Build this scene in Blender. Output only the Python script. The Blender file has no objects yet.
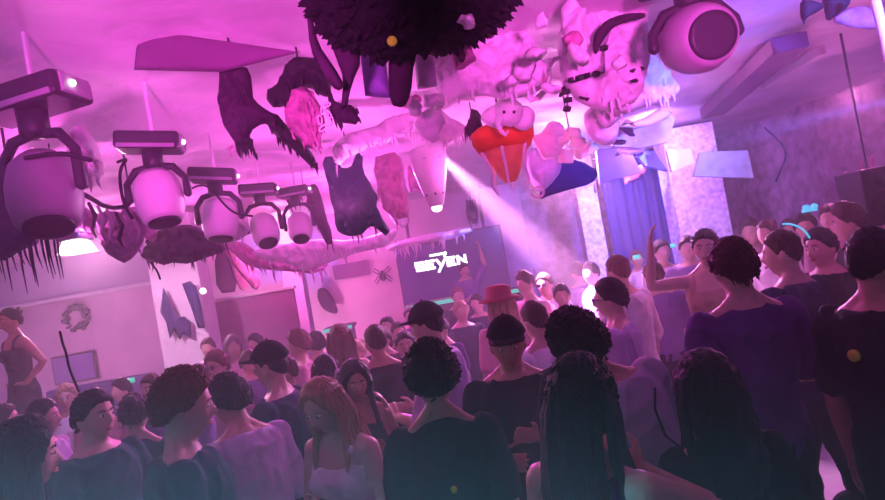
import bpy, bmesh, math, random
from math import sin, cos, pi, radians, exp, sqrt, atan2, tan
from mathutils import Vector, Matrix, noise, Euler
from mathutils.geometry import delaunay_2d_cdt

random.seed(7)
scene = bpy.context.scene
COL = scene.collection

# ------------------------------------------------------------------ camera
F = 640.0
CAMZ = 2.0
ROLL = radians(10.0)
PITCH = math.atan(15.0 / F)
fw = Vector((0, cos(PITCH), sin(PITCH)))
up0 = Vector((0, -sin(PITCH), cos(PITCH)))
rt0 = Vector((1, 0, 0))
rt = rt0 * cos(ROLL) - up0 * sin(ROLL)
up = rt0 * sin(ROLL) + up0 * cos(ROLL)
cam = bpy.data.cameras.new('camera')
cam.sensor_width = 36
cam.lens = 36 * F / 885
cam.clip_start = 0.05
camo = bpy.data.objects.new('camera', cam)
COL.objects.link(camo)
m = Matrix((rt, up, -fw)).transposed().to_4x4()
camo.matrix_world = Matrix.Translation((0, 0, CAMZ)) @ m
scene.camera = camo
ORG = Vector((0, 0, CAMZ))


def ray(px, py):
    return (fw + rt * ((px - 442.5) / F) + up * ((250 - py) / F))


def P(px, py, d):
    """the point seen at a pixel of the photograph, at depth Y = d"""
    r = ray(px, py)
    return ORG + r * (d / r.y)


def PZ(px, py, z):
    r = ray(px, py)
    return ORG + r * ((z - CAMZ) / r.z)


# ------------------------------------------------------------------ materials
MATS = {}


def mat(name, col, rough=.7, var=.12, vscale=6, bump=0.0, bscale=30, metal=0, emit=None, estr=0, spec=.3, sheen=0, stretch=None):
    if name in MATS:
        return MATS[name]
    m = bpy.data.materials.new(name)
    m.use_nodes = True
    nt = m.node_tree
    b = nt.nodes['Principled BSDF']
    b.inputs['Roughness'].default_value = rough
    b.inputs['Metallic'].default_value = metal
    b.inputs['Specular IOR Level'].default_value = spec
    if sheen:
        b.inputs['Sheen Weight'].default_value = sheen
    tc = nt.nodes.new('ShaderNodeTexCoord')
    mp = nt.nodes.new('ShaderNodeMapping')
    nt.links.new(tc.outputs['Object'], mp.inputs['Vector'])
    if stretch:
        mp.inputs['Scale'].default_value = stretch
    nz = nt.nodes.new('ShaderNodeTexNoise')
    nz.inputs['Scale'].default_value = vscale
    nz.inputs['Detail'].default_value = 4
    nt.links.new(mp.outputs[0], nz.inputs['Vector'])
    cr = nt.nodes.new('ShaderNodeValToRGB')
    lo = [max(0, c * (1 - var)) for c in col]
    hi = [min(1, c * (1 + var)) for c in col]
    cr.color_ramp.elements[0].color = (*lo, 1)
    cr.color_ramp.elements[1].color = (*hi, 1)
    cr.color_ramp.elements[0].position = .3
    cr.color_ramp.elements[1].position = .7
    nt.links.new(nz.outputs['Fac'], cr.inputs['Fac'])
    nt.links.new(cr.outputs['Color'], b.inputs['Base Color'])
    if bump:
        n2 = nt.nodes.new('ShaderNodeTexNoise')
        n2.inputs['Scale'].default_value = bscale
        n2.inputs['Detail'].default_value = 5
        nt.links.new(mp.outputs[0], n2.inputs['Vector'])
        bp = nt.nodes.new('ShaderNodeBump')
        bp.inputs['Strength'].default_value = bump
        bp.inputs['Distance'].default_value = .02
        nt.links.new(n2.outputs['Fac'], bp.inputs['Height'])
        nt.links.new(bp.outputs['Normal'], b.inputs['Normal'])
    if emit:
        b.inputs['Emission Color'].default_value = (*emit, 1)
        b.inputs['Emission Strength'].default_value = estr
    MATS[name] = m
    return m


M_plaster = mat('white_plaster', (.78, .72, .76), .85, .08, 3, .25, 12)
M_ceil = mat('ceiling_plaster', (.78, .68, .76), .85, .12, 2.2, .5, 9)
M_wallpink = mat('rose_plaster', (.62, .42, .55), .85, .12, 2, .2, 10)
M_wallback = mat('lavender_plaster', (.55, .42, .6), .85, .12, 2, .2, 10)
M_stone = mat('rough_stone', (.42, .30, .42), .9, .45, 7, 1.0, 14)
M_stonepale = mat('glitter_stone', (.66, .6, .72), .7, .4, 16, .9, 25)
M_floor = mat('club_floor', (.5, .47, .5), .25, .2, 4, .05, 20)
M_dark = mat('matt_black', (.018, .014, .022), .75, .2, 8, .2, 20)
M_darkfur = mat('black_fur', (.012, .008, .014), .95, .3, 30, .8, 60, spec=.1)
M_darkpanel = mat('dark_plum_board', (.16, .06, .15), .8, .15, 4, .1, 10)
M_clothdark = mat('dark_plum_cloth', (.05, .018, .05), .9, .3, 8, .5, 20, spec=.1)
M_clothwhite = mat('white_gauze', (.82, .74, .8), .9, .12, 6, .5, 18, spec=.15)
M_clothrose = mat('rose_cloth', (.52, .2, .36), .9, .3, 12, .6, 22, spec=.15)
M_casewhite = mat('white_lamp_housing', (.75, .66, .72), .45, .08, 6, .05, 20)
M_casegrey = mat('grey_lamp_housing', (.32, .25, .33), .5, .1, 6, .05, 20)
M_caseblack = mat('black_lamp_housing', (.03, .025, .035), .45, .1, 6, .05, 20)
M_lens = mat('lens_glass', (.05, .04, .08), .08, .05, 4, spec=.8)
M_chrome = mat('chrome', (.8, .8, .8), .15, .05, 4, metal=1)
M_chainwhite = mat('white_chain', (.9, .88, .9), .4, .05, 4)
M_orange = mat('orange_shade', (.75, .10, .02), .6, .2, 6, .3, 14)
M_orangelt = mat('pale_orange_shade', (.8, .28, .12), .6, .2, 6, .3, 14)
M_blue = mat('blue_panel', (.12, .12, .5), .6, .25, 8, .2, 20)
M_bluewhite = mat('pale_blue_panel', (.5, .52, .8), .6, .2, 10, .3, 20)
M_navy = mat('navy_cloth', (.018, .024, .11), .85, .25, 8, .3, 20)
M_cream = mat('cream_plastic', (.9, .85, .7), .5, .08, 6, .1, 20)
M_bulb = mat('lit_white_bulb', (1, 1, 1), .5, .0, 4, emit=(.95, .95, 1), estr=9)
M_bulbpink = mat('lit_pink_bulb', (1, .8, .9), .5, .0, 4, emit=(1, .7, .8), estr=5)
M_green = mat('lit_green_strip', (.1, .9, .5), .5, 0, 4, emit=(.0, .75, .36), estr=.7)
M_cyan = mat('lit_cyan_strip', (.1, .7, .9), .5, 0, 4, emit=(.05, .6, .9), estr=.9)
M_yellow = mat('mustard_print', (.6, .8, .08), .7, .1, 6)
M_screen = mat('screen_glass', (.02, .02, .06), .3, .2, 3, emit=(.02, .008, .085), estr=1.0)
M_letters = mat('lit_white_letters', (1, 1, 1), .5, 0, 3, emit=(1, 1, .97), estr=2.2)
M_wood = mat('dark_wood', (.09, .04, .05), .5, .3, 5, .2, 20, stretch=(1, 1, 8))
M_plumboard = mat('plum_board', (.34, .14, .26), .75, .12, 3, .1, 14)
M_vine = mat('dark_green_moss', (.02, .045, .045), .95, .4, 12, .8, 25, spec=.1)
M_bone = mat('bone_resin', (.55, .34, .46), .6, .25, 10, .6, 24)
M_eye = mat('eye_white', (.85, .85, .85), .2, .02, 5)
M_iris = mat('eye_iris', (.02, .015, .01), .2, .1, 5)
M_lip = mat('lip', (.45, .12, .12), .5, .1, 20)
M_skin = [mat('skin_fair', (.62, .40, .33), .5, .08, 9, .05, 60), mat('skin_tan', (.50, .29, .21), .5, .08, 9, .05, 60),
          mat('skin_brown', (.30, .16, .11), .5, .08, 9, .05, 60)]
HAIRM = {
    'black': mat('hair_black', (.012, .009, .012), .55, .3, 20, .9, 40, stretch=(3, 3, .5)),
    'brown': mat('hair_brown', (.07, .03, .022), .55, .3, 20, .9, 40, stretch=(3, 3, .5)),
    'auburn': mat('hair_auburn', (.17, .06, .04), .55, .3, 20, .9, 40, stretch=(3, 3, .5)),
    'blonde': mat('hair_blonde', (.46, .30, .18), .55, .25, 20, .9, 40, stretch=(3, 3, .5)),
    'grey': mat('hair_grey', (.25, .2, .2), .55, .25, 20, .9, 40, stretch=(3, 3, .5)),
}


def cloth(name, col):
    return mat('fabric_' + name, col, .9, .18, 5, .35, 16, spec=.15)


C = {
    'black': cloth('black', (.014, .012, .018)), 'charcoal': cloth('charcoal', (.035, .035, .045)),
    'navy': cloth('navy', (.02, .024, .07)), 'plum': cloth('plum', (.085, .04, .17)),
    'white': cloth('white', (.8, .78, .82)), 'lavender': cloth('lavender', (.5, .42, .62)),
    'grey': cloth('grey', (.4, .36, .45)), 'tan': cloth('tan', (.5, .3, .22)),
    'pink': cloth('pink', (.6, .3, .4)), 'teal': cloth('teal', (.02, .06, .07)), 'violet': cloth('violet', (.2, .12, .35)),
    'denim': cloth('denim', (.05, .07, .16)), 'red': cloth('red', (.35, .06, .1)),
}


# ------------------------------------------------------------------ mesh helpers
def link(name, me, m=None, parent=None, smooth=True):
    o = bpy.data.objects.new(name, me)
    COL.objects.link(o)
    if m is not None:
        me.materials.clear()
        me.materials.append(m)
    if parent is not None:
        o.parent = parent
    if smooth:
        for p in me.polygons:
            p.use_smooth = True
    return o


def obj(name, bm, m, parent=None, smooth=True, bevel=0):
    bmesh.ops.recalc_face_normals(bm, faces=bm.faces)
    me = bpy.data.meshes.new(name)
    bm.to_mesh(me)
    bm.free()
    o = link(name, me, m, parent, smooth)
    if bevel:
        b = o.modifiers.new('bevel', 'BEVEL')
        b.width = bevel
        b.segments = 2
    return o


def tag(o, label, cat, group=None, kind=None):
    if label:
        o['label'] = label
    if cat:
        o['category'] = cat
    if group:
        o['group'] = group
    if kind:
        o['kind'] = kind
    return o


def struct(o, label=None):
    o['kind'] = 'structure'
    if label:
        o['label'] = label
    return o


def empty(name, loc, rot=(0, 0, 0)):
    o = bpy.data.objects.new(name, None)
    COL.objects.link(o)
    o.location = loc
    o.rotation_euler = rot
    o.empty_display_size = .1
    return o


def recentre(o):
    """put a mesh object's origin at the middle of its base"""
    xs = [v.co for v in o.data.vertices]
    c = Vector(((min(v.x for v in xs) + max(v.x for v in xs)) / 2, (min(v.y for v in xs) + max(v.y for v in xs)) / 2, min(v.z for v in xs)))
    o.data.transform(Matrix.Translation(-c))
    for ch in o.children:
        ch.data.transform(Matrix.Translation(-c))
    o.location = c
    return o


def box(bm, c, s, rot=None):
    r = bmesh.ops.create_cube(bm, size=1)
    M = Matrix.Translation(c)
    if rot is not None:
        M = M @ rot.to_matrix().to_4x4()
    M = M @ Matrix.Diagonal((s[0], s[1], s[2], 1))
    bmesh.ops.transform(bm, matrix=M, verts=r['verts'])


def ball(bm, c, r, seg=14, rot=None):
    if not hasattr(r, '__len__'):
        r = (r, r, r)
    q = bmesh.ops.create_uvsphere(bm, u_segments=seg, v_segments=max(6, seg * 2 // 3), radius=1)
    M = Matrix.Translation(c)
    if rot is not None:
        M = M @ rot.to_matrix().to_4x4()
    M = M @ Matrix.Diagonal((r[0], r[1], r[2], 1))
    bmesh.ops.transform(bm, matrix=M, verts=q['verts'])


def loft(bm, rings):
    """rings of equal length, closed with fans"""
    vs = [[bm.verts.new(p) for p in r] for r in rings]
    n = len(vs[0])
    for a, b in zip(vs, vs[1:]):
        for i in range(n):
            bm.faces.new((a[i], a[(i + 1) % n], b[(i + 1) % n], b[i]))
    for r in (vs[0], vs[-1]):
        c = bm.verts.new(sum((v.co for v in r), Vector()) / n)
        for i in range(n):
            bm.faces.new((r[i], r[(i + 1) % n], c))


def frame_of(d):
    d = d.normalized()
    a = Vector((0, 0, 1)) if abs(d.z) < .9 else Vector((1, 0, 0))
    u = d.cross(a).normalized()
    return u, d.cross(u).normalized()


def tube(bm, pts, rad, n=12, ends=True):
    pts = [Vector(p) for p in pts]
    if not hasattr(rad, '__len__'):
        rad = [rad] * len(pts)
    d0 = (pts[1] - pts[0]).normalized()
    u, w = frame_of(d0)
    rings = []

    def ring(c, r):
        return [c + (u * cos(2 * pi * i / n) + w * sin(2 * pi * i / n)) * r for i in range(n)]
    for k, p in enumerate(pts):
        a = pts[max(k - 1, 0)]
        b = pts[min(k + 1, len(pts) - 1)]
        d = (b - a).normalized()
        u = (u - d * u.dot(d)).normalized()
        w = d.cross(u).normalized()
        if k == 0 and ends:
            for t in (75, 45, 20):
                rings.append(ring(p - d * rad[k] * sin(radians(t)), rad[k] * cos(radians(t))))
        rings.append(ring(p, rad[k]))
        if k == len(pts) - 1 and ends:
            for t in (20, 45, 75):
                rings.append(ring(p + d * rad[k] * sin(radians(t)), rad[k] * cos(radians(t))))
    loft(bm, rings)


def lathe(bm, prof, M=None, n=24):
    """profile (r, z) spun about z"""
    rings = [[Vector((r * cos(2 * pi * i / n), r * sin(2 * pi * i / n), z)) for i in range(n)] for r, z in prof]
    k = len(bm.verts)
    loft(bm, rings)
    bm.verts.ensure_lookup_table()
    if M is not None:
        bmesh.ops.transform(bm, matrix=M, verts=bm.verts[k:])


def remeshed(bm, voxel, smooth=3, fn=None):
    bmesh.ops.recalc_face_normals(bm, faces=bm.faces)
    me = bpy.data.meshes.new('t')
    bm.to_mesh(me)
    bm.free()
    o = bpy.data.objects.new('t', me)
    COL.objects.link(o)
    r = o.modifiers.new('r', 'REMESH')
    r.mode = 'VOXEL'
    r.voxel_size = voxel
    if smooth:
        s = o.modifiers.new('s', 'SMOOTH')
        s.iterations = smooth
        s.factor = .5
    dg = bpy.context.evaluated_depsgraph_get()
    out = bpy.data.meshes.new_from_object(o.evaluated_get(dg))
    bpy.data.objects.remove(o)
    bpy.data.meshes.remove(me)
    if fn:
        ns = [v.normal.copy() for v in out.vertices]
        for v, nn in zip(out.vertices, ns):
            v.co = fn(v.co, nn)
    return out


def ins(poly, x, y):
    c = False
    j = len(poly) - 1
    for i in range(len(poly)):
        xi, yi = poly[i]
        xj, yj = poly[j]
        if (yi > y) != (yj > y) and x < (xj - xi) * (y - yi) / (yj - yi) + xi:
            c = not c
        j = i
    return c


def edist(poly, x, y):
    best = 1e9
    for i in range(len(poly)):
        ax, ay = poly[i]
        bx, by = poly[(i + 1) % len(poly)]
        dx, dy = bx - ax, by - ay
        L = dx * dx + dy * dy
        t = max(0, min(1, ((x - ax) * dx + (y - ay) * dy) / L)) if L else 0
        d = math.hypot(x - ax - t * dx, y - ay - t * dy)
        best = min(best, d)
    return best


def smooth_poly(poly, it=1):
    for _ in range(it):
        q = []
        for i in range(len(poly)):
            a = poly[i]
            b = poly[(i + 1) % len(poly)]
            q.append((a[0] * .78 + b[0] * .22, a[1] * .78 + b[1] * .22))
            q.append((a[0] * .22 + b[0] * .78, a[1] * .22 + b[1] * .78))
        poly = q
    return poly


def puff(bm, poly, d, thick=.1, step=3.0, nz=.02, nsc=9, smooth=1, slant=0.0, rag=0.0, fold=0.0):
    """a stuffed / draped solid body: outline poly given where it hangs, centred on depth d, with real thickness"""
    poly = smooth_poly(poly, smooth)
    if rag:
        poly = [(x + random.uniform(-rag, rag), y + random.uniform(-rag, rag)) for x, y in poly]
    xs = [p[0] for p in poly]
    ys = [p[1] for p in poly]
    cx = sum(xs) / len(xs)
    pts = [Vector(p) for p in poly]
    n0 = len(pts)
    y = min(ys)
    row = 0
    while y < max(ys):
        x = min(xs) + (step / 2 if row % 2 else 0)
        while x < max(xs):
            if ins(poly, x, y) and edist(poly, x, y) > step * .55:
                pts.append(Vector((x + random.uniform(-.1, .1), y + random.uniform(-.1, .1))))
            x += step
        y += step * .87
        row += 1
    edges = [(i, (i + 1) % n0) for i in range(n0)]
    v2, e2, f2, _, _, _ = delaunay_2d_cdt([p.to_2d() for p in pts], edges, [], 1, 1e-5)
    D = max(4.0, max(edist(poly, p.x, p.y) for p in v2))
    A, B, base = [], [], []
    for p in v2:
        e = edist(poly, p.x, p.y)
        t = thick * sqrt(max(0, 1 - (1 - min(e / D, 1)) ** 2)) * .5
        dd = d + slant * (p.x - cx) * d / F
        w = P(p.x, p.y, dd)
        n = noise.noise(w * nsc) * nz + noise.noise(w * nsc * 3) * nz * .4
        k = min(1, e / 3)
        if fold:
            r_ = 1 - abs(noise.noise(Vector((w.x * 7 + w.z * 4, 3.1, w.z * 5 - w.x * 3)))) * 3
            n -= fold * max(0, r_) ** 1.5
            r_ = 1 - abs(noise.noise(Vector((w.x * 13 - w.z * 6, 9.1, w.z * 15)))) * 3
            n -= fold * .5 * max(0, r_)
        base.append(e < 1e-4)
        a = Vector((w.x, w.y - t - (.004 if e > 1e-4 else 0) + n * k, w.z))
        A.append(bm.verts.new(a))
        B.append(A[-1] if e < 1e-3 else bm.verts.new(Vector((w.x, w.y + t + .004 + n * k, w.z))))
    for f in f2:
        for S, o in ((A, 1), (B, -1)):
            q = [S[i] for i in f][::o]
            if len(set(q)) >= 3:
                try:
                    bm.faces.new(q)
                except ValueError:
                    pass


def fringe(bm, poly, d, thick, n, L=(7, 14), r=.011, drift=2.0, low=0.0):
    """torn tapering strips hanging from a draped body"""
    xs = [p[0] for p in poly]
    ys = [p[1] for p in poly]
    k = 0
    for _ in range(n * 12):
        if k >= n:
            break
        x, y = random.uniform(min(xs), max(xs)), random.uniform(min(ys) + (max(ys) - min(ys)) * low, max(ys))
        if not ins(poly, x, y):
            continue
        e = min(1, edist(poly, x, y) / 8)
        k += 1
        l = random.uniform(*L)
        q = d - thick * .5 * e - .012
        w0 = P(x, y, q)
        w1 = P(x + random.uniform(-1, 1) + drift * .5, y + l * .5, q - .012)
        w2 = P(x + random.uniform(-2, 2) + drift, y + l, q + .005)
        tube(bm, [w0, w1, w2], [r, r * .8, r * .15], 5)


def seg_strip(bm, pxs, d, r, n=8):
    tube(bm, [P(x, y, d if not isinstance(d, (list, tuple)) else d[i]) for i, (x, y) in enumerate(pxs)], r, n)
# ------------------------------------------------------------------ people
UP = Vector((0, 0, 1))


def G(x, s):
    return exp(-(x / s) ** 2)


def head_pt(n, fem=False):
    x, y, z = n
    p = Vector((x * .077, y * .097, z * .119))
    if z < 0:
        t = -z
        p.x *= 1 - (.30 if fem else .24) * t ** 1.4
        if y < 0:
            p.y *= 1 - .45 * t
    if y > 0:
        p.y *= .93
        k = 1
        dz = 0
        dz += .031 * G(x, .15) * (max(0, 1 - abs((z + .26) / .16)) if z < -.26 else max(0, 1 - (z + .26) / .42))
        dz -= .008 * G(abs(x) - .36, .17) * G(z - .03, .12)
        dz += .005 * G(abs(x) - .3, .3) * G(z - .2, .08)
        dz += .006 * G(x, .26) * (G(z + .50, .05) + G(z + .60, .05))
        dz += .012 * G(x, .35) * G(z + .85, .14)
        dz += .004 * G(abs(x) - .55, .15) * G(z + .15, .2)
        p.y += dz * k
    return p


def sphere_grid(nu, nv):
    rows = []
    for j in range(1, nv):
        ph = pi * j / nv
        rows.append([Vector((sin(ph) * sin(2 * pi * i / nu), sin(ph) * cos(2 * pi * i / nu), cos(ph))) for i in range(nu)])
    return rows


def interp(tab, x):
    for (a, va), (b, vb) in zip(tab, tab[1:]):
        if x <= b:
            return va + (vb - va) * (x - a) / (b - a)
    return tab[-1][1]


LINE_SHORT = [(0, .50), (.18, .45), (.3, .28), (.4, .05), (.46, -.12), (.52, -.12), (.6, -.2), (.75, -.42), (1, -.55)]
LINE_LONG = [(0, .62), (.15, .5), (.28, .1), (.38, -.5), (.5, -.8), (1, -.9)]


def sstep(x):
    x = max(0, min(1, x))
    return x * x * (3 - 2 * x)


def person(px, py, d, face, label, sex='m', hair='short', hc='black', skin=0, top='tee', tc='black', bottom='trousers', bc='black',
           al='down', ar='down', lean=0, yaw=0, pitch=0, tilt=0, extra=(), lod=0, group=None, H=None, sway=0, base=0, stance=1.0):
    hp = P(px, py, d)
    if H is None:
        H = hp.z - base
    s = H / 1.765
    fem = sex == 'f'
    wv = 1.0
    loc = Vector((hp.x, hp.y, base))
    vox = [.0085, .012, .018][lod]
    rnd = random.Random(int(px * 31 + py * 7))
    sw = (.185 if not fem else .158)
    rot_lean = Matrix.Rotation(radians(-lean), 3, 'X') @ Matrix.Rotation(radians(sway), 3, 'Y')
    piv = Vector((0, 0, .95))

    def upb(p, w=None):
        p = Vector(p)
        if w is None:
            w = sstep((p.z - .85) / .35)
        q = piv + rot_lean @ (p - piv)
        return p.lerp(q, w)

    neck_p = Vector((0, .0, 1.53))
    hr = Euler((radians(pitch), radians(tilt), radians(yaw)), 'XYZ').to_matrix()

    def hd(p):
        """from head space (centre of skull at 0) to person space"""
        q = Vector((0, .018, 1.640)) + Vector(p)
        q = neck_p + hr @ (q - neck_p)
        return upb(q, 1)

    hs = hd((0, 0, 0)) - Vector((0, .018, 1.640))
    hs = Matrix.Rotation(radians(face), 3, 'Z') @ Vector((hs.x, hs.y, 0)) * s
    loc = loc - hs

    if fem:
        T = [(.80, .13, .10, 0), (.88, .172, .122, -.01), (.96, .168, .118, -.01), (1.04, .135, .098, 0), (1.12, .122, .09, 0), (1.22, .135, .098, .005),
             (1.30, .148, .115, .018), (1.36, .152, .1, .005), (1.42, .15, .08, 0), (1.455, .115, .065, 0), (1.49, .06, .055, 0)]
    else:
        T = [(.80, .135, .105, 0), (.88, .165, .118, 0), (.96, .16, .114, 0), (1.06, .148, .108, 0), (1.16, .152, .112, 0), (1.26, .166, .118, .004),
             (1.34, .176, .12, .006), (1.40, .178, .108, 0), (1.44, .165, .09, 0), (1.475, .12, .07, 0), (1.50, .068, .06, 0)]

    def torso(bm, infl=0, z0=.7, z1=2, n=20, w=None):
        rings = []
        for z, rx, ry, cy in T:
            if z < z0 - 1e-6 or z > z1 + 1e-6:
                continue
            rings.append([upb((cos(2 * pi * i / n) * (rx + infl), sin(2 * pi * i / n) * (ry + infl * 1.15) + cy, z)) for i in range(n)])
        loft(bm, rings)

    POSE = {
        'down': ((.17, -.03, -1), (.06, .2, -1)), 'bent': ((.22, .1, -1), (-.5, .85, .1)), 'drink': ((.22, .35, -.9), (-.25, .65, .75)),
        'up': ((.55, .25, .8), (-.15, .1, 1)), 'high': ((.3, .05, 1), (.1, .0, 1)), 'hug': ((.5, .85, -.15), (-.45, .85, .25)), 'chest': ((.25, .15, -1), (-.75, .6, .35)),
        'side': ((.9, .3, -.35), (.35, .9, .3)), 'hip': ((.55, -.25, -.8), (-.6, .35, -.6)), 'face': ((.1, .65, -.75), (-.25, .3, 1)),
        'salute': ((.75, .1, .35), (-.45, .15, .85)), 'fwd': ((.1, .9, -.45), (-.2, 1, .05)), 'out': ((1, .1, -.1), (.5, .5, .5)),
    }
    arms = []
    for sd, a in ((-1, al), (1, ar)):
        U, Fd = POSE[a] if isinstance(a, str) else a
        U = Vector((U[0] * sd, U[1], U[2])).normalized()
        Fd = Vector((Fd[0] * sd, Fd[1], Fd[2])).normalized()
        sh = Vector((sw * sd, 0, 1.415 + (.03 if U.z > .3 else 0)))
        el = sh + U * .285
        wr = el + Fd * .255
        arms.append((sd, sh, el, wr, U, Fd))
    ua, fa = (.047, .036) if fem else (.055, .043)

    def hand(bm, sd, wr, Fd):
        n = Vector((-sd, 0, 0)) if abs(Fd.x) < .7 else Vector((0, 1, 0))
        n = (n - Fd * n.dot(Fd)).normalized()
        w = Fd.cross(n).normalized()
        if w.dot(Vector((0, 1, 0))) + w.z * .3 < 0:
            w = -w
        R = Matrix((w, Fd, n)).transposed()
        ball(bm, wr + Fd * .05, (.04, .055, .017), 12, R.to_quaternion())
        for k in range(4):
            b = wr + Fd * .085 + w * (-.029 + .0195 * k)
            L = (.036, .043, .046, .042)[k] * (1 if lod == 0 else 1)
            dd = (Fd + w * (-.09 + .06 * k)).normalized()
            pts = [b]
            for q in range(3):
                dd = (dd + n * (.22 + .12 * q)).normalized()
                b = b + dd * L * (1, .68, .5)[q]
                pts.append(b)
            tube(bm, pts, [.0098, .0092, .0085, .0075], 8)
        b = wr + Fd * .028 + w * .03
        d1 = (Fd * .65 + w * .7 + n * .35).normalized()
        d2 = (Fd * .95 + w * .25 + n * .35).normalized()
        tube(bm, [b, b + d1 * .042, b + d1 * .042 + d2 * .032], [.0135, .0115, .009], 8)

    bm = bmesh.new()
    torso(bm)
    tube(bm, [upb((0, -.008, 1.43)), upb((0, -.002, 1.50), 1), hd((0, -.015, -.07))], [.062, .056 if not fem else .047, .054 if not fem else .046], 14)
    rows = sphere_grid(36, 26)
    loft(bm, [[hd(head_pt(n, fem)) for n in r] for r in rows])
    for sd in (-1, 1):
        tube(bm, [upb((.025 * sd, -.02, 1.535), 1), upb((.08 * sd, -.018, 1.475), 1), upb((.15 * sd * (.85 if fem else 1), -.01, 1.432), 1)], [.024, .036 if not fem else .028, .04 if not fem else .034], 10)
        ball(bm, hd((.078 * sd, -.008, -.012)), (.012, .02, .032), 8, hr.to_quaternion())
        ball(bm, upb((sw * sd * .93, 0, 1.41), 1), (.062, .06, .055), 12)
        hx = .085 if not fem else .088
        tube(bm, [(hx * sd, 0, .87), (hx * (1 + (stance - 1) * .3) * 1.06 * sd, .01, .68), (hx * (1 + (stance - 1) * .6) * 1.12 * sd, .012, .49), (hx * (1 + (stance - 1) * .75) * 1.2 * sd, -.012, .34), (hx * stance * 1.25 * sd, -.012, .085)],
             [.088, .078, .057, .056, .038], 14)
        ball(bm, (hx * stance * 1.28 * sd, .05, .035), (.043, .115, .032), 12)
    if fem:
        for sd in (-1, 1):
            ball(bm, upb((.065 * sd, .085, 1.285), 1), (.058, .05, .055), 12)
    for sd, sh, el, wr, U, Fd in arms:
        s2, e2, w2 = upb(sh, 1), upb(el, 1), upb(wr, 1)
        f2 = rot_lean @ Fd
        tube(bm, [s2, s2.lerp(e2, .4), e2, e2.lerp(w2, .3), w2, w2 + f2 * .02], [ua * 1.05, ua, fa, fa * 1.03, .027 if not fem else .023, .024], 12)
        hand(bm, sd, w2, f2)
    me = remeshed(bm, vox, 2 if lod == 0 else 1)
    S = Matrix.Scale(s, 4)

    def add(name, me, m, par, smooth=True):
        me.transform(S)
        return link(name, me, m, par, smooth)

    body = add('person', me, M_skin[skin], None)
    body.location = loc
    body.rotation_euler = (0, 0, radians(face))
    tag(body, label, 'person', group)

    def fold(amp, sc=9):
        off = Vector((rnd.random() * 50, 0, rnd.random() * 50))

        def fn(co, nn):
            q = Vector((co.x * sc, co.y * sc, co.z * sc * .7)) + off
            r = 1 - abs(noise.noise(q)) * 2.2
            return co + nn * (amp * r * r * (1 if r > 0 else 0) - amp * .2 + noise.noise(q * 2.3) * amp * .4)
        return fn

    def bmd(name, bm, m, par=body, smooth=True):
        bmesh.ops.recalc_face_normals(bm, faces=bm.faces)
        me = bpy.data.meshes.new(name)
        bm.to_mesh(me)
        bm.free()
        return add(name, me, m, par, smooth)

    # ---- top garment
    if top != 'none':
        bm = bmesh.new()
        tank = top in ('tank', 'crop', 'dress_tank')
        infl = {'tee': .019, 'long': .018, 'tank': .009, 'crop': .009, 'loose': .034, 'dress': .012, 'dress_tank': .009}[top]
        z0 = {'crop': 1.12, 'dress': .8, 'dress_tank': .8}.get(top, .86)
        torso(bm, infl * .8, z0, 1.36 if tank else 1.491)
        if fem:
            for sd in (-1, 1):
                ball(bm, upb((.065 * sd, .085, 1.285), 1), (.067, .06, .064), 12)
        if top in ('dress', 'dress_tank'):
            n = 20
            rings = []
            for z, rx, ry in ((.50, .2, .15), (.6, .195, .148), (.75, .19, .14), (.86, .185, .137)):
                rings.append([Vector((cos(2 * pi * i / n) * rx, sin(2 * pi * i / n) * ry, z)) for i in range(n)])
            loft(bm, rings)
        if tank:
            for sd in (-1, 1):
                for yy in (-1, 1):
                    pass
                tube(bm, [upb((.1 * sd, .085, 1.34), 1), upb((.095 * sd, .055, 1.43), 1), upb((.09 * sd, 0, 1.475), 1), upb((.095 * sd, -.05, 1.43), 1), upb((.1 * sd, -.07, 1.34), 1)], .017, 8)
        else:
            for sd, sh, el, wr, U, Fd in arms:
                s2, e2, w2 = upb(sh, 1), upb(el, 1), upb(wr, 1)
                ball(bm, upb((sw * sd * .92, 0, 1.405), 1), (.072 + infl * .3, .068 + infl * .3, .064 + infl * .2), 12)
                if top == 'long':
                    tube(bm, [s2, s2.lerp(e2, .5), e2, e2.lerp(w2, .4), e2.lerp(w2, .95)], [ua + .016, ua + .012, fa + .014, fa + .012, .036], 12)
                else:
                    k = .78 if top != 'loose' else .95
                    tube(bm, [s2, s2.lerp(e2, .4), s2.lerp(e2, k)], [ua + .018, ua + .017, ua + .018 + (.01 if top == 'loose' else 0)], 12, ends=True)
        me = remeshed(bm, vox * 1.15, 3, fold(.010 if lod < 2 else .004))
        nm = {'tee': 't_shirt', 'loose': 't_shirt', 'long': 'long_sleeved_shirt', 'tank': 'tank_top', 'crop': 'crop_top'}.get(top, 'dress')
        add(nm, me, C[tc], body)
    # ---- trousers
    if bottom == 'trousers':
        bm = bmesh.new()
        torso(bm, .012, .80, .98)
        for sd in (-1, 1):
            hx = .085 if not fem else .088
            tube(bm, [(hx * sd, 0, .87), (hx * (1 + (stance - 1) * .3) * 1.08 * sd, .008, .66), (hx * (1 + (stance - 1) * .62) * 1.16 * sd, .008, .46), (hx * stance * 1.25 * sd, -.01, .12)], [.098, .09, .072, .062], 14)
        me = remeshed(bm, vox * 1.3, 2, fold(.010 if lod < 2 else .004))
        add('trousers', me, C[bc], body)
    for sd in (-1, 1):
        bm = bmesh.new()
        hx = (.085 if not fem else .088) * 1.28 * stance
        ball(bm, (hx * sd, .05, .045), (.052, .13, .042), 12)
        ball(bm, (hx * sd, -.03, .07), (.047, .055, .05), 10)
        for v in bm.verts:
            if v.co.z < .006:
                v.co.z = 0.0
        bmd('shoe', bm, C['black'])
    # ---- hair
    nu, nv = ((72, 48), (48, 32), (30, 20))[lod]
    hm = HAIRM[hc]
    long_ = hair in ('long', 'pony', 'bun', 'wavy')
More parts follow.
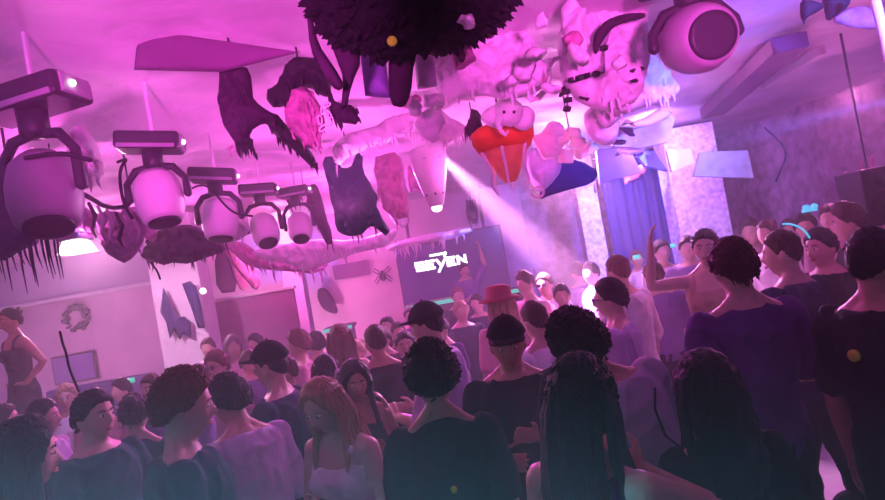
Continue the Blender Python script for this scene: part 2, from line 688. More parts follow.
    th = {'short': .016, 'fade': .012, 'curly': .030, 'afro': .055, 'quiff': .02, 'long': .02, 'wavy': .028, 'pony': .012, 'bun': .013, 'bald': .003, 'messy': .026}[hair]
    line = LINE_LONG if hair in ('long', 'wavy') else LINE_SHORT
    bump_a, bump_f = {'curly': (.010, 38), 'afro': (.012, 34), 'messy': (.010, 26), 'wavy': (.008, 16), 'quiff': (.006, 24)}.get(hair, (.004, 30))
    off = rnd.random() * 40
    bm = bmesh.new()
    rr = []
    for r in sphere_grid(nu, nv):
        row = []
        for n in r:
            a = atan2(abs(n.x), n.y) / pi
            ln = interp(line, a)
            k = sstep((n.z - ln) / .16)
            t = th
            if hair in ('fade', 'quiff'):
                t = th * (.35 + .65 * sstep((n.z - .25) / .35)) + (.022 * sstep((n.z - .5) / .3) * sstep((n.y + .3) / .6) if hair == 'quiff' else 0)
            q = head_pt(n, fem)
            nz_ = noise.noise(n * bump_f * .12 + Vector((off, 0, 0))) * .9 + noise.noise(n * bump_f * .35 + Vector((off, 5, 0)))
            k = sstep((n.z - ln + .05 * noise.noise(n * 7 + Vector((off, 0, 3)))) / .16)
            e = -.007 * (1 - k) + (t + nz_ * bump_a) * k
            row.append(hd(q + n * e))
        rr.append(row)
    loft(bm, rr)
    if lod < 2 and hair != 'bald':
        ns = 420 if lod == 0 else 200
        for q_ in range(ns):
            zz = rnd.uniform(-.5, 1)
            aa = rnd.uniform(-pi, pi)
            rr_ = sqrt(1 - zz * zz)
            n = Vector((rr_ * sin(aa), rr_ * cos(aa), zz))
            if zz < interp(line, abs(aa) / pi) + .1:
                continue
            if hair == 'fade' and zz < .5:
                continue
            flow = Vector((n.x * .5, -.6, -.5)) if hair not in ('curly', 'afro', 'messy') else Vector((rnd.uniform(-1, 1), rnd.uniform(-1, 1), rnd.uniform(-.4, 1)))
            if hair == 'quiff' and zz > .5:
                flow = Vector((n.x, .1, .9))
            flow = (flow - n * flow.dot(n) * .8).normalized()
            p0 = head_pt(n, fem) + n * (th * .75)
            L = rnd.uniform(.016, .034) * {'fade': .55, 'messy': .6, 'curly': .75}.get(hair, 1)
            p1 = p0 + flow * L * .6 + n * {'curly': .011, 'messy': .009, 'fade': .002}.get(hair, .005)
            p2 = p0 + flow * L + n * {'curly': .008, 'messy': .006, 'fade': 0}.get(hair, .002)
            wv = flow.cross(n).normalized() * rnd.uniform(.003, .006)
            a_, b_, c_, d_ = [bm.verts.new(hd(v)) for v in (p0 - wv, p0 + wv, p1 + wv * .7 + n * .003, p1 - wv * .7 + n * .003)]
            e_ = bm.verts.new(hd(p2))
            f_ = bm.verts.new(hd(p0 - n * .006))
            for fc_ in ((a_, b_, c_, d_), (d_, c_, e_), (a_, d_, f_), (b_, f_, c_), (c_, f_, e_), (d_, e_, f_), (a_, f_, b_)):
                bm.faces.new(fc_)
    if hair in ('long', 'wavy'):
        n = 40
        rings = []
        L = 1.18 if hair == 'long' else 1.26
        for k in range(15):
            f = k / 14
            z = 1.70 - (1.70 - L) * f
            w = (.55 + .45 * sstep(f * 7)) * .074 + .022 * sin(min(1, f * 1.4) * pi * .5) + (.012 if hair == 'wavy' else 0) - .035 * max(0, f - .75) * 4 * .6
            dp = .06 - .026 * f
            cy = -.045 - .03 * min(1, f * 1.6)
            ring = []
            for i in range(n):
                th_ = 2 * pi * i / n
                rid = 1 + .09 * sin(9 * th_ + 2 * sin(f * 5)) + .06 * noise.noise(Vector((cos(th_) * 3, sin(th_) * 3, f * 6 + off)))
                if hair == 'wavy':
                    rid += .1 * sin(f * 22 + 3 * th_)
                p = Vector((cos(th_) * w * rid, sin(th_) * dp * rid + cy, z))
                if f < .35:
                    p = hd(p - Vector((0, .018, 1.640)))
                else:
                    p = hd(p - Vector((0, .018, 1.640))).lerp(upb(p, 1), min(1, (f - .35) * 1.5) * .7)
                ring.append(p)
            rings.append(ring)
        loft(bm, rings)
        for sd in (-1, 1):
            for j in range(5):
                x0 = .066 + .006 * j
                pts = [hd((x0 * sd, .03 - .018 * j, .06)), hd(((x0 + .018) * sd, .035 - .02 * j, -.04)), hd(((x0 + .016) * sd, .04 - .02 * j, -.13)),
                       upb(((x0 + .03) * sd, .075 - .03 * j, 1.40), 1), upb(((x0 + .02) * sd, .105 - .04 * j, 1.27), 1)]
                tube(bm, pts, [.010, .016, .017, .016, .006], 8)
    if hair == 'pony':
        tube(bm, [hd((0, -.10, .04)), hd((0, -.15, .03)), hd((0, -.16, -.06)), hd((0, -.14, -.18)), hd((0, -.13, -.26))], [.018, .028, .034, .028, .008], 14)
    if hair == 'bun':
        ball(bm, hd((0, -.09, .085)), (.042, .042, .04), 14)
    if hair != 'bald':
        bmd('hair', bm, hm)
    else:
        bm.free()
    # ---- face (eyes, brows and mouth), only where the head shows its face
    if lod < 2:
        for sd in (-1, 1):
            bm = bmesh.new()
            ball(bm, hd((.029 * sd, .0775, .003)), (.0135, .0115, .0062), 12, hr.to_quaternion())
            e = bmd('eye', bm, M_eye)
            bm = bmesh.new()
            ball(bm, hd((.029 * sd, .0868, .003)), (.0058, .0035, .0058), 8)
            bmd('iris', bm, M_iris, e)
            bm = bmesh.new()
            tube(bm, [hd((.014 * sd, .0895, .022)), hd((.03 * sd, .0885, .028)), hd((.046 * sd, .078, .022))], [.003, .0035, .002], 6)
            bmd('eyebrow', bm, hm if hair != 'bald' else HAIRM['brown'])
        bm = bmesh.new()
        for z, r_ in ((-.059, .0042), (-.067, .005)):
            tube(bm, [hd((-.023, .081, -.063)), hd((-.01, .0905, z)), hd((.01, .0905, z)), hd((.023, .081, -.063))], [.0015, r_, r_, .0015], 6)
        bmd('lips', bm, M_lip)
    # ---- extras
    for ex in extra:
        kind = ex[0]
        if kind in ('cap', 'backcap'):
            ang = 0 if kind == 'cap' else pi
            R = Matrix.Rotation(ang, 3, 'Z')
            bm = bmesh.new()
            rr = []
            for r in sphere_grid(32, 24):
                row = []
                for n in r:
                    q = head_pt(n, fem)
                    k = sstep((n.z - .22) / .1)
                    row.append(hd(q + n * (-.012 * (1 - k) + .026 * k)))
                rr.append(row)
            loft(bm, rr)
            ball(bm, hd((0, 0, .147)), .008, 8)
            c = bmd('cap', bm, C[ex[1]])
            bm = bmesh.new()
            n = 12
            for zz in (0,):
                A, B = [], []
                for i in range(n + 1):
                    t = -pi * .36 + pi * .72 * i / n
                    o_ = Vector((sin(t) * .092, cos(t) * .105, .055))
                    p_ = Vector((sin(t) * .085, cos(t) * .09 + .085, .042 + .012 * cos(t)))
                    if i in (0, n):
                        p_ = Vector((sin(t) * .095, cos(t) * .105 + .02, .04))
                    A.append([hd(R @ (o_ * k)) for k in (1,)][0])
                    B.append(hd(R @ p_))
                va = [bm.verts.new(v) for v in A]
                vb = [bm.verts.new(v) for v in B]
                dn = Vector((0, 0, -.006))
                vc = [bm.verts.new(v + dn) for v in A]
                vd = [bm.verts.new(v + dn) for v in B]
                for i in range(n):
                    bm.faces.new((va[i], va[i + 1], vb[i + 1], vb[i]))
                    bm.faces.new((vc[i], vc[i + 1], vd[i + 1], vd[i]))
                    bm.faces.new((vb[i], vb[i + 1], vd[i + 1], vd[i]))
                    bm.faces.new((va[i], va[i + 1], vc[i + 1], vc[i]))
                bm.faces.new((va[0], vb[0], vd[0], vc[0]))
                bm.faces.new((va[n], vb[n], vd[n], vc[n]))
            bmd('visor', bm, C[ex[1]], c)
        if kind == 'hat':
            bm = bmesh.new()
            prof = [(.16, .03), (.165, .036), (.105, .06), (.1, .075), (.095, .13), (.06, .15), (.0101, .153)]
            n = 32
            loft(bm, [[hd((r * cos(2 * pi * i / n), r * 1.12 * sin(2 * pi * i / n), z)) for i in range(n)] for r, z in prof])
            bmd('bucket_hat', bm, C[ex[1]])
        if kind == 'glasses':
            bm = bmesh.new()
            for sd in (-1, 1):
                pts = [hd((.031 * sd + .024 * cos(t * pi / 8), .098, .002 + .018 * sin(t * pi / 8))) for t in range(17)]
                tube(bm, pts, .0022, 6, False)
                tube(bm, [hd((.054 * sd, .096, .006)), hd((.079 * sd, .05, .006)), hd((.084 * sd, -.01, 0))], .0022, 6)
            tube(bm, [hd((-.008, .1, .006)), hd((.008, .1, .006))], .0022, 6)
            g = bmd('glasses', bm, M_dark)
            bm = bmesh.new()
            for sd in (-1, 1):
                ball(bm, hd((.031 * sd, .096, .002)), (.022, .004, .017), 12, hr.to_quaternion())
            bmd('lens', bm, M_lens, g)
        if kind == 'glow':
            bm = bmesh.new()
            pts = []
            for i in range(21):
                t_ = radians(18 + 70 * i / 20)
                pts.append(hd((.066 * cos(t_) - .04, -.112 * cos(t_) - .03, .02 + .135 * sin(t_))))
            tube(bm, pts, .005, 6)
            bmd('glow_headband', bm, M_cyan)
        if kind == 'headphone':
            bm = bmesh.new()
            tube(bm, [hd((.095 * cos(t), .0, .135 * sin(t))) for t in [pi * i / 14 for i in range(15)]], .008, 8)
            g = bmd('headband', bm, M_casewhite)
            for sd in (-1, 1):
                bm = bmesh.new()
                ball(bm, hd((.095 * sd, 0, -.01)), (.02, .034, .038), 12, hr.to_quaternion())
                bmd('ear_cushion', bm, M_casewhite)
        if kind == 'emblem':      # round print on the shirt, front or back
            _, colr, x, z, side, r_ = ex
            bm = bmesh.new()
            yy = (.152 if side > 0 else -.150)
            q = bmesh.ops.create_cone(bm, cap_ends=True, segments=24, radius1=r_, radius2=r_, depth=.012)
            bmesh.ops.transform(bm, matrix=Matrix.Translation(upb((x, yy * (1 - abs(x) * 1.1), z), 1)) @ Matrix.Rotation(pi / 2, 4, 'X'), verts=bm.verts)
            bmd('shirt_print', bm, colr)
        if kind == 'earring':
            bm = bmesh.new()
            ball(bm, hd((.092 * ex[1], -.002, -.052)), .006, 8)
            bmd('earring', bm, M_chainwhite)
        if kind == 'cord':
            bm = bmesh.new()
            pts = [upb(Vector(p), 1) for p in ex[1]]
            tube(bm, pts, .0045, 8)
            bmd('shoulder_cord', bm, M_dark)
        if kind == 'beard':
            bm = bmesh.new()
            rr = []
            for r in sphere_grid(36, 26):
                row = []
                for n in r:
                    q = head_pt(n, fem)
                    a = atan2(abs(n.x), n.y) / pi
                    k = sstep((-.42 - n.z) / .08) * sstep((.55 - a) / .1) + sstep((-.05 - n.z) / .1) * sstep((a - .3) / .08) * sstep((.5 - a) / .06)
                    row.append(hd(q + n * (-.005 + .012 * min(1, k))))
                rr.append(row)
            loft(bm, rr)
            bmd('beard', bm, hm)
    return body
# ------------------------------------------------------------------ the room
CEIL = 3.3
YB = 12.0
XR = 4.6


def slab(name, c, s, m, bevel=0, kind='structure'):
    bm = bmesh.new()
    box(bm, (0, 0, 0), s)
    o = obj(name, bm, m, None, False, bevel)
    o.location = c
    if kind:
        o['kind'] = kind
    return o


slab('floor', (-.5, 5.5, -.05), (16, 13.4, .1), M_floor)
# ceiling: crumpled plaster, a fine sheet with real relief, and a slab above it
bm = bmesh.new()
NX, NY = 130, 110
g = []
for j in range(NY + 1):
    row = []
    for i in range(NX + 1):
        x = -8.4 + 16 * i / NX
        y = -1.2 + 13.2 * j / NY
        w = Vector((x, y, 0))
        z = CEIL + .05 * noise.noise(w * .8) + .022 * noise.noise(Vector((x * .9 + 3, y * 3.2, 1))) + .012 * noise.noise(w * 5)
        row.append((bm.verts.new((x, y, z)), bm.verts.new((x, y, z + .12))))
    g.append(row)
for j in range(NY):
    for i in range(NX):
        for k in (0, 1):
            q = [g[j][i][k], g[j][i + 1][k], g[j + 1][i + 1][k], g[j + 1][i][k]]
            bm.faces.new(q)
for j in range(NY):
    for i in (0, NX):
        bm.faces.new((g[j][i][0], g[j + 1][i][0], g[j + 1][i][1], g[j][i][1]))
for i in range(NX):
    for j in (0, NY):
        bm.faces.new((g[j][i][0], g[j][i + 1][0], g[j][i + 1][1], g[j][i][1]))
struct(obj('ceiling', bm, M_ceil))
slab('wall_back', (-3.35, YB + .06, 1.7), (9.9, .12, 3.5), M_wallpink)
slab('wall_back', (3.3, YB + .06, 1.7), (3.4, .12, 3.5), M_stone)
slab('wall_left', (-8.36, 5.5, 1.7), (.12, 13.2, 3.5), M_wallback)
# right wall, angled, rough stone with relief
bm = bmesh.new()
A, B = Vector((XR, YB, 0)), Vector((7.0, -1, 0))
nrm = (B - A).cross(UP).normalized() if False else Vector((-(B - A).y, (B - A).x, 0)).normalized()
g = []
nx, nz = 150, 44
for i in range(nx + 1):
    row = []
    for k in range(nz + 1):
        p = A.lerp(B, i / nx) + UP * (3.4 * k / nz)
        r = .05 * noise.noise(p * 3) + .03 * noise.noise(p * 9)
        row.append((bm.verts.new(p + nrm * (r - .02)), bm.verts.new(p + nrm * .18)))
    g.append(row)
for i in range(nx):
    for k in range(nz):
        for q in (0, 1):
            bm.faces.new((g[i][k][q], g[i + 1][k][q], g[i + 1][k + 1][q], g[i][k + 1][q]))
struct(obj('wall_right', bm, M_stone))


def pillar(name, x0, x1, py, d, m, dep=.35, z1=CEIL - .08):
    a, b = P(x0, py, d), P(x1, py, d)
    return slab(name, ((a.x + b.x) / 2, d + dep / 2, z1 / 2), (b.x - a.x, dep, z1), m, .01)


struct(pillar('pillar', 153, 203, 300, 8.0, M_plaster, .4), 'pale square pillar draped with torn navy cloths')
struct(pillar('pillar', 284, 304, 290, 9.6, M_wallback, .3), 'slim lavender pillar beside the plum board')
struct(pillar('pillar', 582, 603, 225, 9.4, M_stonepale, .3), 'slim pale pillar left of the blue recess')
struct(pillar('pillar', 674, 727, 200, 8.2, M_stonepale, .4), 'wide glittering pale stone pillar')
# soffit over the seating recess, with a moulding line
a = P(0, 300, 11)
slab('trim_1', (-6.35, 11.65, 2.95), (3.9, .7, .76), M_wallback, .01)
slab('trim_2', (-6.35, 11.27, 2.59), (3.9, .05, .06), M_plaster, .01)

# plum partition board with a pale top rail
a, b = P(208, 330, 9.0), P(300, 330, 9.0)
t = empty('partition_board', ((a.x + b.x) / 2, 9.05, 0))
tag(t, 'rosy plum partition board with a pale top rail beside the white pillar', 'partition')
bm = bmesh.new()
zt = P(245, 297, 9).z
box(bm, (0, 0, zt / 2), (b.x - a.x, .06, zt))
obj('board_panel', bm, M_plumboard, t, False, .008)
bm = bmesh.new()
box(bm, (0, 0, zt + .02), (b.x - a.x + .04, .09, .04))
obj('top_rail', bm, M_casewhite, t, False, .005)

# blue recess cloth between the pale pillars
a, b = P(606, 200, 9.7), P(674, 200, 9.7)
t = empty('recess_backdrop', ((a.x + b.x) / 2, 9.8, 0))
tag(t, 'tall dark navy backdrop hung between the two pale stone pillars', 'backdrop')
t['kind'] = 'thing'
bm = bmesh.new()
rows = []
W = b.x - a.x
for sgn in (-1, 1):
    pts = []
    for i in range(41):
        f = i / 40
        pts.append((f * W - W / 2, .03 * sin(f * 40) + sgn * .012))
    rows.append(pts)
ring = rows[0] + rows[1][::-1]
loft(bm, [[Vector((x, y, z)) for x, y in ring] for z in (0.0, 1.0, 2.0, 3.18)])
obj('cloth_panel', bm, M_navy, t)
bm = bmesh.new()
tube(bm, [(-W / 2 - .05, 0, 3.19), (W / 2 + .05, 0, 3.19)], .02, 10)
obj('hanging_rail', bm, M_caseblack, t)

# stage, bar counter with green strips
a, b = P(408, 300, 9.6), P(560, 300, 9.6)
o = slab('stage_platform', ((a.x + b.x) / 2, 10.75, .175), (b.x - a.x, 2.3, .35), M_wood, .02, None)
tag(o, 'low dark stage platform under the lettered screen', 'stage')


def counter(x0, x1, py, d, label):
    a, b = P(x0, py, d), P(x1, py, d)
    z = (P((x0 + x1) / 2, py, d)).z
    t = empty('dj_counter', ((a.x + b.x) / 2, d + .25, 0))
    tag(t, label, 'counter')
    w = b.x - a.x
    bm = bmesh.new()
    box(bm, (0, 0, (z - .05) / 2), (w - .06, .42, z - .05))
    obj('cabinet', bm, M_wood, t, False, .01)
    bm = bmesh.new()
    box(bm, (0, 0, z - .025), (w, .5, .05))
    obj('counter_top', bm, M_caseblack, t, False, .01)
    bm = bmesh.new()
    box(bm, (0, -.262, z - .03), (w, .012, .05))
    obj('light_strip', bm, M_green, t, False)


counter(404, 456, 302, 8.9, 'counter below the screen edged with a glowing green strip')
counter(487, 528, 290, 8.9, 'short counter edged with glowing green strip beside the stage screen')
counter(322, 352, 327, 9.3, 'short counter with a green strip in front of the rose wall')

# the screen
d = 10.6
a, b, c_ = P(393, 243, d), P(500, 224, d), P(402, 310, d)
W = b.x - a.x
zt, zb = a.z + .0, c_.z - .15
t = empty('video_screen', ((a.x + b.x) / 2, d, zb))
tag(t, 'large dark blue video screen with glowing white lettering behind the stage', 'screen')
Hs = zt - zb
bm = bmesh.new()
box(bm, (0, .06, Hs / 2), (W, .1, Hs))
obj('screen_case', bm, M_caseblack, t, False, .01)
bm = bmesh.new()
box(bm, (0, .003, Hs / 2), (W - .06, .014, Hs - .06))
obj('display', bm, M_screen, t, False)
for sx in (-.35, .35):
    bm = bmesh.new()
    box(bm, (sx * W, .07, (CEIL - zt) / 2 + Hs - .05), (.05, .05, CEIL - zt + .02))
    obj('hanging_bracket', bm, M_caseblack, t, False)
    bm = bmesh.new()
    box(bm, (sx * W, .1, -(zb - .35) / 2 + .02), (.06, .06, zb - .35 + .04))
    obj('support_leg', bm, M_caseblack, t, False)


def strokes(bm, segs, ox, oz, k, th, y):
    for (x0, z0), (x1, z1) in segs:
        A_, B_ = Vector((ox + x0 * k, 0, oz + z0 * k)), Vector((ox + x1 * k, 0, oz + z1 * k))
        dv = (B_ - A_).normalized()
        pr = Vector((-dv.z, 0, dv.x)) * th
        e = dv * th * .8
        q = [A_ - e - pr, A_ - e + pr, B_ + e + pr, B_ + e - pr]
        f = [bm.verts.new(Vector((v.x, y, v.z))) for v in q]
        bk = [bm.verts.new(Vector((v.x, y + .012, v.z))) for v in q]
        bm.faces.new(f)
        bm.faces.new(bk[::-1])
        for i in range(4):
            bm.faces.new((f[i], f[(i + 1) % 4], bk[(i + 1) % 4], bk[i]))


# lettering S E 7/V E N ; letter cell .10 m wide
LS = {'S': [((1, 1), (0, 1)), ((0, 1), (0, .5)), ((0, .5), (1, .5)), ((1, .5), (1, 0)), ((1, 0), (0, 0))],
      'E': [((1, 1), (0, 1)), ((0, 1), (0, 0)), ((0, 0), (1, 0)), ((0, .5), (.8, .5))],
      'V': [((0, 1), (.5, .1))],
      'N': [((0, 0), (0, 1)), ((0, 1), (1, 0)), ((1, 0), (1, 1))],
      '7': [((-.75, 1.75), (1.35, 1.75)), ((1.35, 1.75), (1.15, 1.35)), ((1.25, 1.1), (.05, -.65))]}
p0, p1 = P(416, 271, d), P(468, 262, d)
cw = (p1.x - p0.x) / 5
kx = cw * .68
for i, chs in enumerate(['S', 'E', 'V7', 'E', 'N']):
    bm = bmesh.new()
    for ch in chs:
        segs = LS[ch]
        strokes(bm, segs, p0.x - t.location.x + i * cw + .02, p0.z - zb, kx, .022 if ch != '7' else .02, -.014)
    obj('letter', bm, M_letters, t, False)

# speakers
def speaker(px, py, d, w, h, label, m=None, z=None, hang=True, dep=.35):
    c = P(px, py, d)
    t = empty('hanging_speaker' if hang else 'speaker_cabinet', (c.x, c.y, c.z - h / 2 if hang else 0))
    tag(t, label, 'speaker')
    bm = bmesh.new()
    box(bm, (0, 0, h / 2), (w, dep, h))
    obj('cabinet', bm, m or M_caseblack, t, False, .015)
    for k, (zz, r) in enumerate(((.33, .36), (.76, .2))):
        bm = bmesh.new()
        lathe(bm, [(.01, .02), (w * r * .3, .03), (w * r * .9, .0), (w * r, -.015), (w * r * 1.08, .0), (w * r * 1.08, .02)],
              Matrix.Translation((0, -dep / 2 + .004, h * zz)) @ Matrix.Rotation(pi / 2, 4, 'X'), 24)
        obj('driver_cone', bm, M_dark, t)
    if hang:
        bm = bmesh.new()
        box(bm, (0, 0, h + (CEIL - c.z - h / 2) / 2), (.014, .014, CEIL - c.z - h / 2))
        obj('bracket', bm, M_caseblack, t, False)
    return t


speaker(872, 197, 5.2, .34, .46, 'black speaker box hung near the right-hand stone wall')
speaker(147, 364, 7.2, .36, .95, 'tall dark floor speaker cabinet left of the pale square pillar', hang=False)

# seating recess on the left: sofa and monitor
c = P(75, 385, 9.5)
t = empty('sofa', (c.x, 9.9, 0))
tag(t, 'violet lounge sofa back against the far wall of the seating recess', 'sofa')
for nm, cc, ss in (('seat', (0, -.05, .25), (1.7, .8, .4)), ('backrest', (0, .3, .75), (1.7, .22, .75)), ('armrest', (-.92, -.05, .42), (.16, .8, .75)), ('armrest', (.92, -.05, .42), (.16, .8, .75))):
    bm = bmesh.new()
    box(bm, cc, ss)
    for v in bm.verts:
        if nm == 'seat' and v.co.z < .1:
            v.co.z = 0
    obj(nm, bm, C['violet'], t, False, .04)
c = P(75, 370, 9.4)
t = empty('wall_monitor_hanging', (P(75, 368, 11.9).x, 11.9, P(75, 368, 11.9).z - .28))
t.name = 'wall_monitor'
tag(t, 'dark blue-violet monitor on the lavender wall above the sofa', 'monitor')
bm = bmesh.new()
box(bm, (0, 0, .28), (.8, .07, .52))
obj('frame', bm, M_caseblack, t, False, .01)
bm = bmesh.new()
box(bm, (0, -.04, .28), (.74, .01, .46))
obj('display', bm, C['violet'], t, False)
# wreath
c = P(75, 317, 11.9)
bm = bmesh.new()
for i in range(90):
    a_ = random.uniform(0, 2 * pi)
    r = .2 + random.uniform(-.05, .05)
    ball(bm, (r * cos(a_), random.uniform(-.05, .03), r * sin(a_)), (random.uniform(.02, .05), .03, random.uniform(.02, .05)), 6)
o = obj('hanging_wreath', bm, M_dark)
o.location = (c.x, 11.93, c.z)
tag(o, 'round dark wreath hanging on the lavender wall under the moulding', 'wreath')

# wall decorations
def puffobj(name, polys, d, m, label, cat, group=None, strips=0, **kw):
    bm = bmesh.new()
    for pl in polys:
        puff(bm, pl, d, **kw)
        if strips:
            fringe(bm, pl, d, kw.get('thick', .1), strips, (6, 15), .010 * max(1, d / 5), 2.0, .3)
    o = obj(name, bm, m)
    recentre(o)
    return tag(o, label, cat, group)


puffobj('hanging_bat', [[(318, 288), (326, 288), (332, 296), (337, 306), (338, 314), (330, 313), (322, 308), (317, 298)]], 11.8, M_dark,
        'dark oval bat shape fixed to the rose-coloured wall', 'decoration', thick=.1, nz=.01)
# spider on the wall
c = P(383, 277, 11.85)
t = empty('hanging_spider', c)
tag(t, 'small black toy spider on the rose wall beside the screen', 'decoration')
bm = bmesh.new()
ball(bm, (0, 0, 0), (.055, .05, .075))
ball(bm, (0, -.01, .09), (.035, .035, .035))
obj('body', bm, M_dark, t)
for k in range(8):
    sd = -1 if k < 4 else 1
    a_ = radians((-50, -18, 18, 50)[k % 4])
    bm = bmesh.new()
    e = Vector((sd * cos(a_) * .1, -.03, sin(a_) * .1 + .05))
    tube(bm, [(sd * .03, 0, .03), e, (e.x + sd * .07, 0, e.z + (.05 if a_ > 0 else -.08))], .011, 6)
    obj('leg', bm, M_dark, t)
o = slab('wall_panel', (P(351, 270, 11.9).x, 11.93, P(351, 270, 11.9).z), (.66, .12, .27), M_darkpanel, .01, None)
tag(o, 'dark plum rectangular panel high on the rose wall', 'panel')
# dark opening drawn as a black sheet, with a pinkish curtain left of it
c = P(228, 275, 10.5)
t = empty('curtained_opening', (c.x, 10.6, 2.0))
t.name = 'dark_opening'
tag(t, 'dark opening shown by a black sheet, rosy curtain beside it, above the plum board', 'opening')
bm = bmesh.new()
puff(bm, [(214, 253), (226, 250), (240, 291), (217, 294)], 10.6, .05, 3, .01)
o = obj('opening_sheet', bm, M_clothdark, t)
o.data.transform(Matrix.Translation(-t.location))
bm = bmesh.new()
puff(bm, [(226, 250), (238, 246), (250, 262), (253, 285), (244, 292), (238, 288)], 10.5, .1, 3, .03)
o = obj('rosy_curtain', bm, M_clothrose, t)
o.data.transform(Matrix.Translation(-t.location))

# torn navy cloths on the pale pillar
puffobj('hanging_rag', [[(163, 287), (170, 300), (178, 318), (184, 316), (191, 322), (191, 338), (183, 334), (180, 340), (174, 330), (170, 339), (166, 322), (160, 312)]], 7.85, M_navy,
        'torn navy cloth hanging on the pale square pillar', 'decoration', thick=.05, smooth=0, nz=.015)
puffobj('hanging_rag', [[(182, 284), (190, 281), (196, 286), (201, 305), (205, 328), (198, 328), (190, 305)]], 7.8, M_navy,
        'long narrow navy cloth beside a small white bulb on the pillar edge', 'decoration', thick=.06, smooth=0, nz=.015)
bm = bmesh.new()
ball(bm, (0, 0, 0), .035, 12)
o = obj('hanging_bulb', bm, M_bulb)
o.location = P(203, 291, 7.7)
tag(o, 'small bright white bulb at the edge of the pale pillar', 'lamp')
for x, y, lab in ((637, 257, 'tiny green lamp low on the navy backdrop'), (672, 246, 'tiny green lamp on the wide stone pillar'), (129, 381, 'tiny green lamp by the dark floor speaker')):
    bm = bmesh.new()
    ball(bm, (0, 0, 0), (.035, .03, .025), 10)
    box(bm, (0, .02, 0), (.09, .02, .05))
    o = obj('hanging_indicator', bm, M_green)
    o.location = P(x, y, 7.9 if x != 129 else 6.6)
    tag(o, lab, 'lamp')
bm = bmesh.new()
ball(bm, (-.04, 0, 0), (.035, .03, .03), 10)
ball(bm, (.04, 0, 0), (.035, .03, .03), 10)
box(bm, (0, .02, -.03), (.14, .03, .03))
o = obj('hanging_indicator', bm, M_cyan)
o.location = P(810, 207, 6.2)
tag(o, 'small cyan twin lamp above the crowd near the stone wall', 'lamp')

# podium for the dancer
o = slab('podium', (P(14, 340, 6.2).x, 6.2, .3), (.8, .8, .6), M_wood, .02, None)
tag(o, 'dark podium block under the silhouetted dancer', 'podium')


# ------------------------------------------------------------------ overhead
def moving_head(slab_px, d, yaw, tilt, label, big=1.0, dirn=(.1, 0, -1), slabm=None, headm=None, drop=.36, stretch=1.0):
    c = P(slab_px[0], slab_px[1], d)
    t = empty('stage_light', c, (0, 0, radians(yaw)))
    tag(t, label, 'stage light', 'moving stage lights slung under the ceiling')
    slabm = slabm or M_caseblack
    headm = headm or M_casewhite
    k = big
    bm = bmesh.new()
    box(bm, (0, 0, 0), (.34 * k * stretch, .22 * k, .10 * k), Euler((0, radians(tilt), 0)))
    obj('base_housing', bm, slabm, t, False, .02 * k)
    bm = bmesh.new()
    R = Euler((0, radians(tilt), 0)).to_matrix()
    q = R @ Vector((.0, -.112 * k, -.035 * k))
    box(bm, q, (.30 * k * stretch, .012, .022 * k), Euler((0, radians(tilt), 0)))
    obj('side_trim', bm, M_casegrey, t, False, .003)
    q = R @ Vector((.172 * k * stretch, 0, 0))
    bm = bmesh.new()
    box(bm, q, (.016, .16 * k, .075 * k), Euler((0, radians(tilt), 0)))
    s_ = obj('end_panel', bm, M_casegrey, t, False, .004)
    bm = bmesh.new()
    ball(bm, R @ Vector((.183 * k * stretch, -.03 * k, 0)), .013 * k, 8)
    obj('indicator', bm, M_bulb, s_)
    bm = bmesh.new()
    box(bm, (.02 * k, 0, .04 * k + (CEIL - c.z) / 2), (.016, .016, CEIL - c.z))
    obj('clamp', bm, M_casewhite, t, False)
    bm = bmesh.new()
    lathe(bm, [(.055 * k, -.03 * k), (.055 * k, -.13 * k), (.04 * k, -.15 * k)], None, 16)
    obj('swivel', bm, M_caseblack, t)
    hz = -drop * k
    for sd in (-1, 1):
        bm = bmesh.new()
        tube(bm, [(0, 0, -.13 * k), (sd * .10 * k, 0, -.15 * k), (sd * .155 * k, 0, -.22 * k), (sd * .158 * k, 0, hz)], [.02 * k, .022 * k, .02 * k, .024 * k], 8)
        obj('yoke_arm', bm, M_casegrey if slabm is M_casegrey else M_caseblack, t)
    D = Vector(dirn).normalized()
    u, w = frame_of(D)
    M = Matrix.Translation((0, 0, hz)) @ Matrix((u, w, D)).transposed().to_4x4()
    bm = bmesh.new()
    lathe(bm, [(.02 * k, -.15 * k), (.08 * k, -.145 * k), (.118 * k, -.10 * k), (.132 * k, -.02 * k), (.13 * k, .06 * k), (.112 * k, .13 * k), (.098 * k, .15 * k), (.07 * k, .152 * k)], M, 28)
    h = obj('lamp_head', bm, headm, t)
    bm = bmesh.new()
    lathe(bm, [(.07 * k, .145 * k), (.088 * k, .15 * k), (.088 * k, .165 * k), (.07 * k, .166 * k)], M, 28)
    obj('lens_ring', bm, M_caseblack, h)
    bm = bmesh.new()
    lathe(bm, [(.005, .165 * k), (.04 * k, .16 * k), (.068 * k, .15 * k), (.06 * k, .14 * k)], M, 24)
    obj('lens', bm, M_lens, h)
    return t


moving_head((30, 100), 2.75, -8, -4, 'large dark stage light in the upper left corner of the room', 1.12, (.2, -.3, -1), stretch=1.15, headm=M_casegrey)
moving_head((150, 143), 3.6, 12, 8, 'stage light with white egg-shaped head over the bone garland', 1.0, (.1, -.2, -1), drop=.31)
moving_head((213, 176), 4.8, 12, 10, 'mid-row stage light with a small cable loop beside the clawed ghoul', 1.0, (-.1, -.2, -1), drop=.33)
moving_head((258, 190), 6.0, 10, 5, 'white stage light aimed down, left one of the two paired heads', 1.0, (.15, -.55, -1), drop=.38)
moving_head((294, 192), 6.5, -5, 0, 'white stage light aimed down, right one of the two paired heads', .95, (.1, -.55, -1), drop=.38)
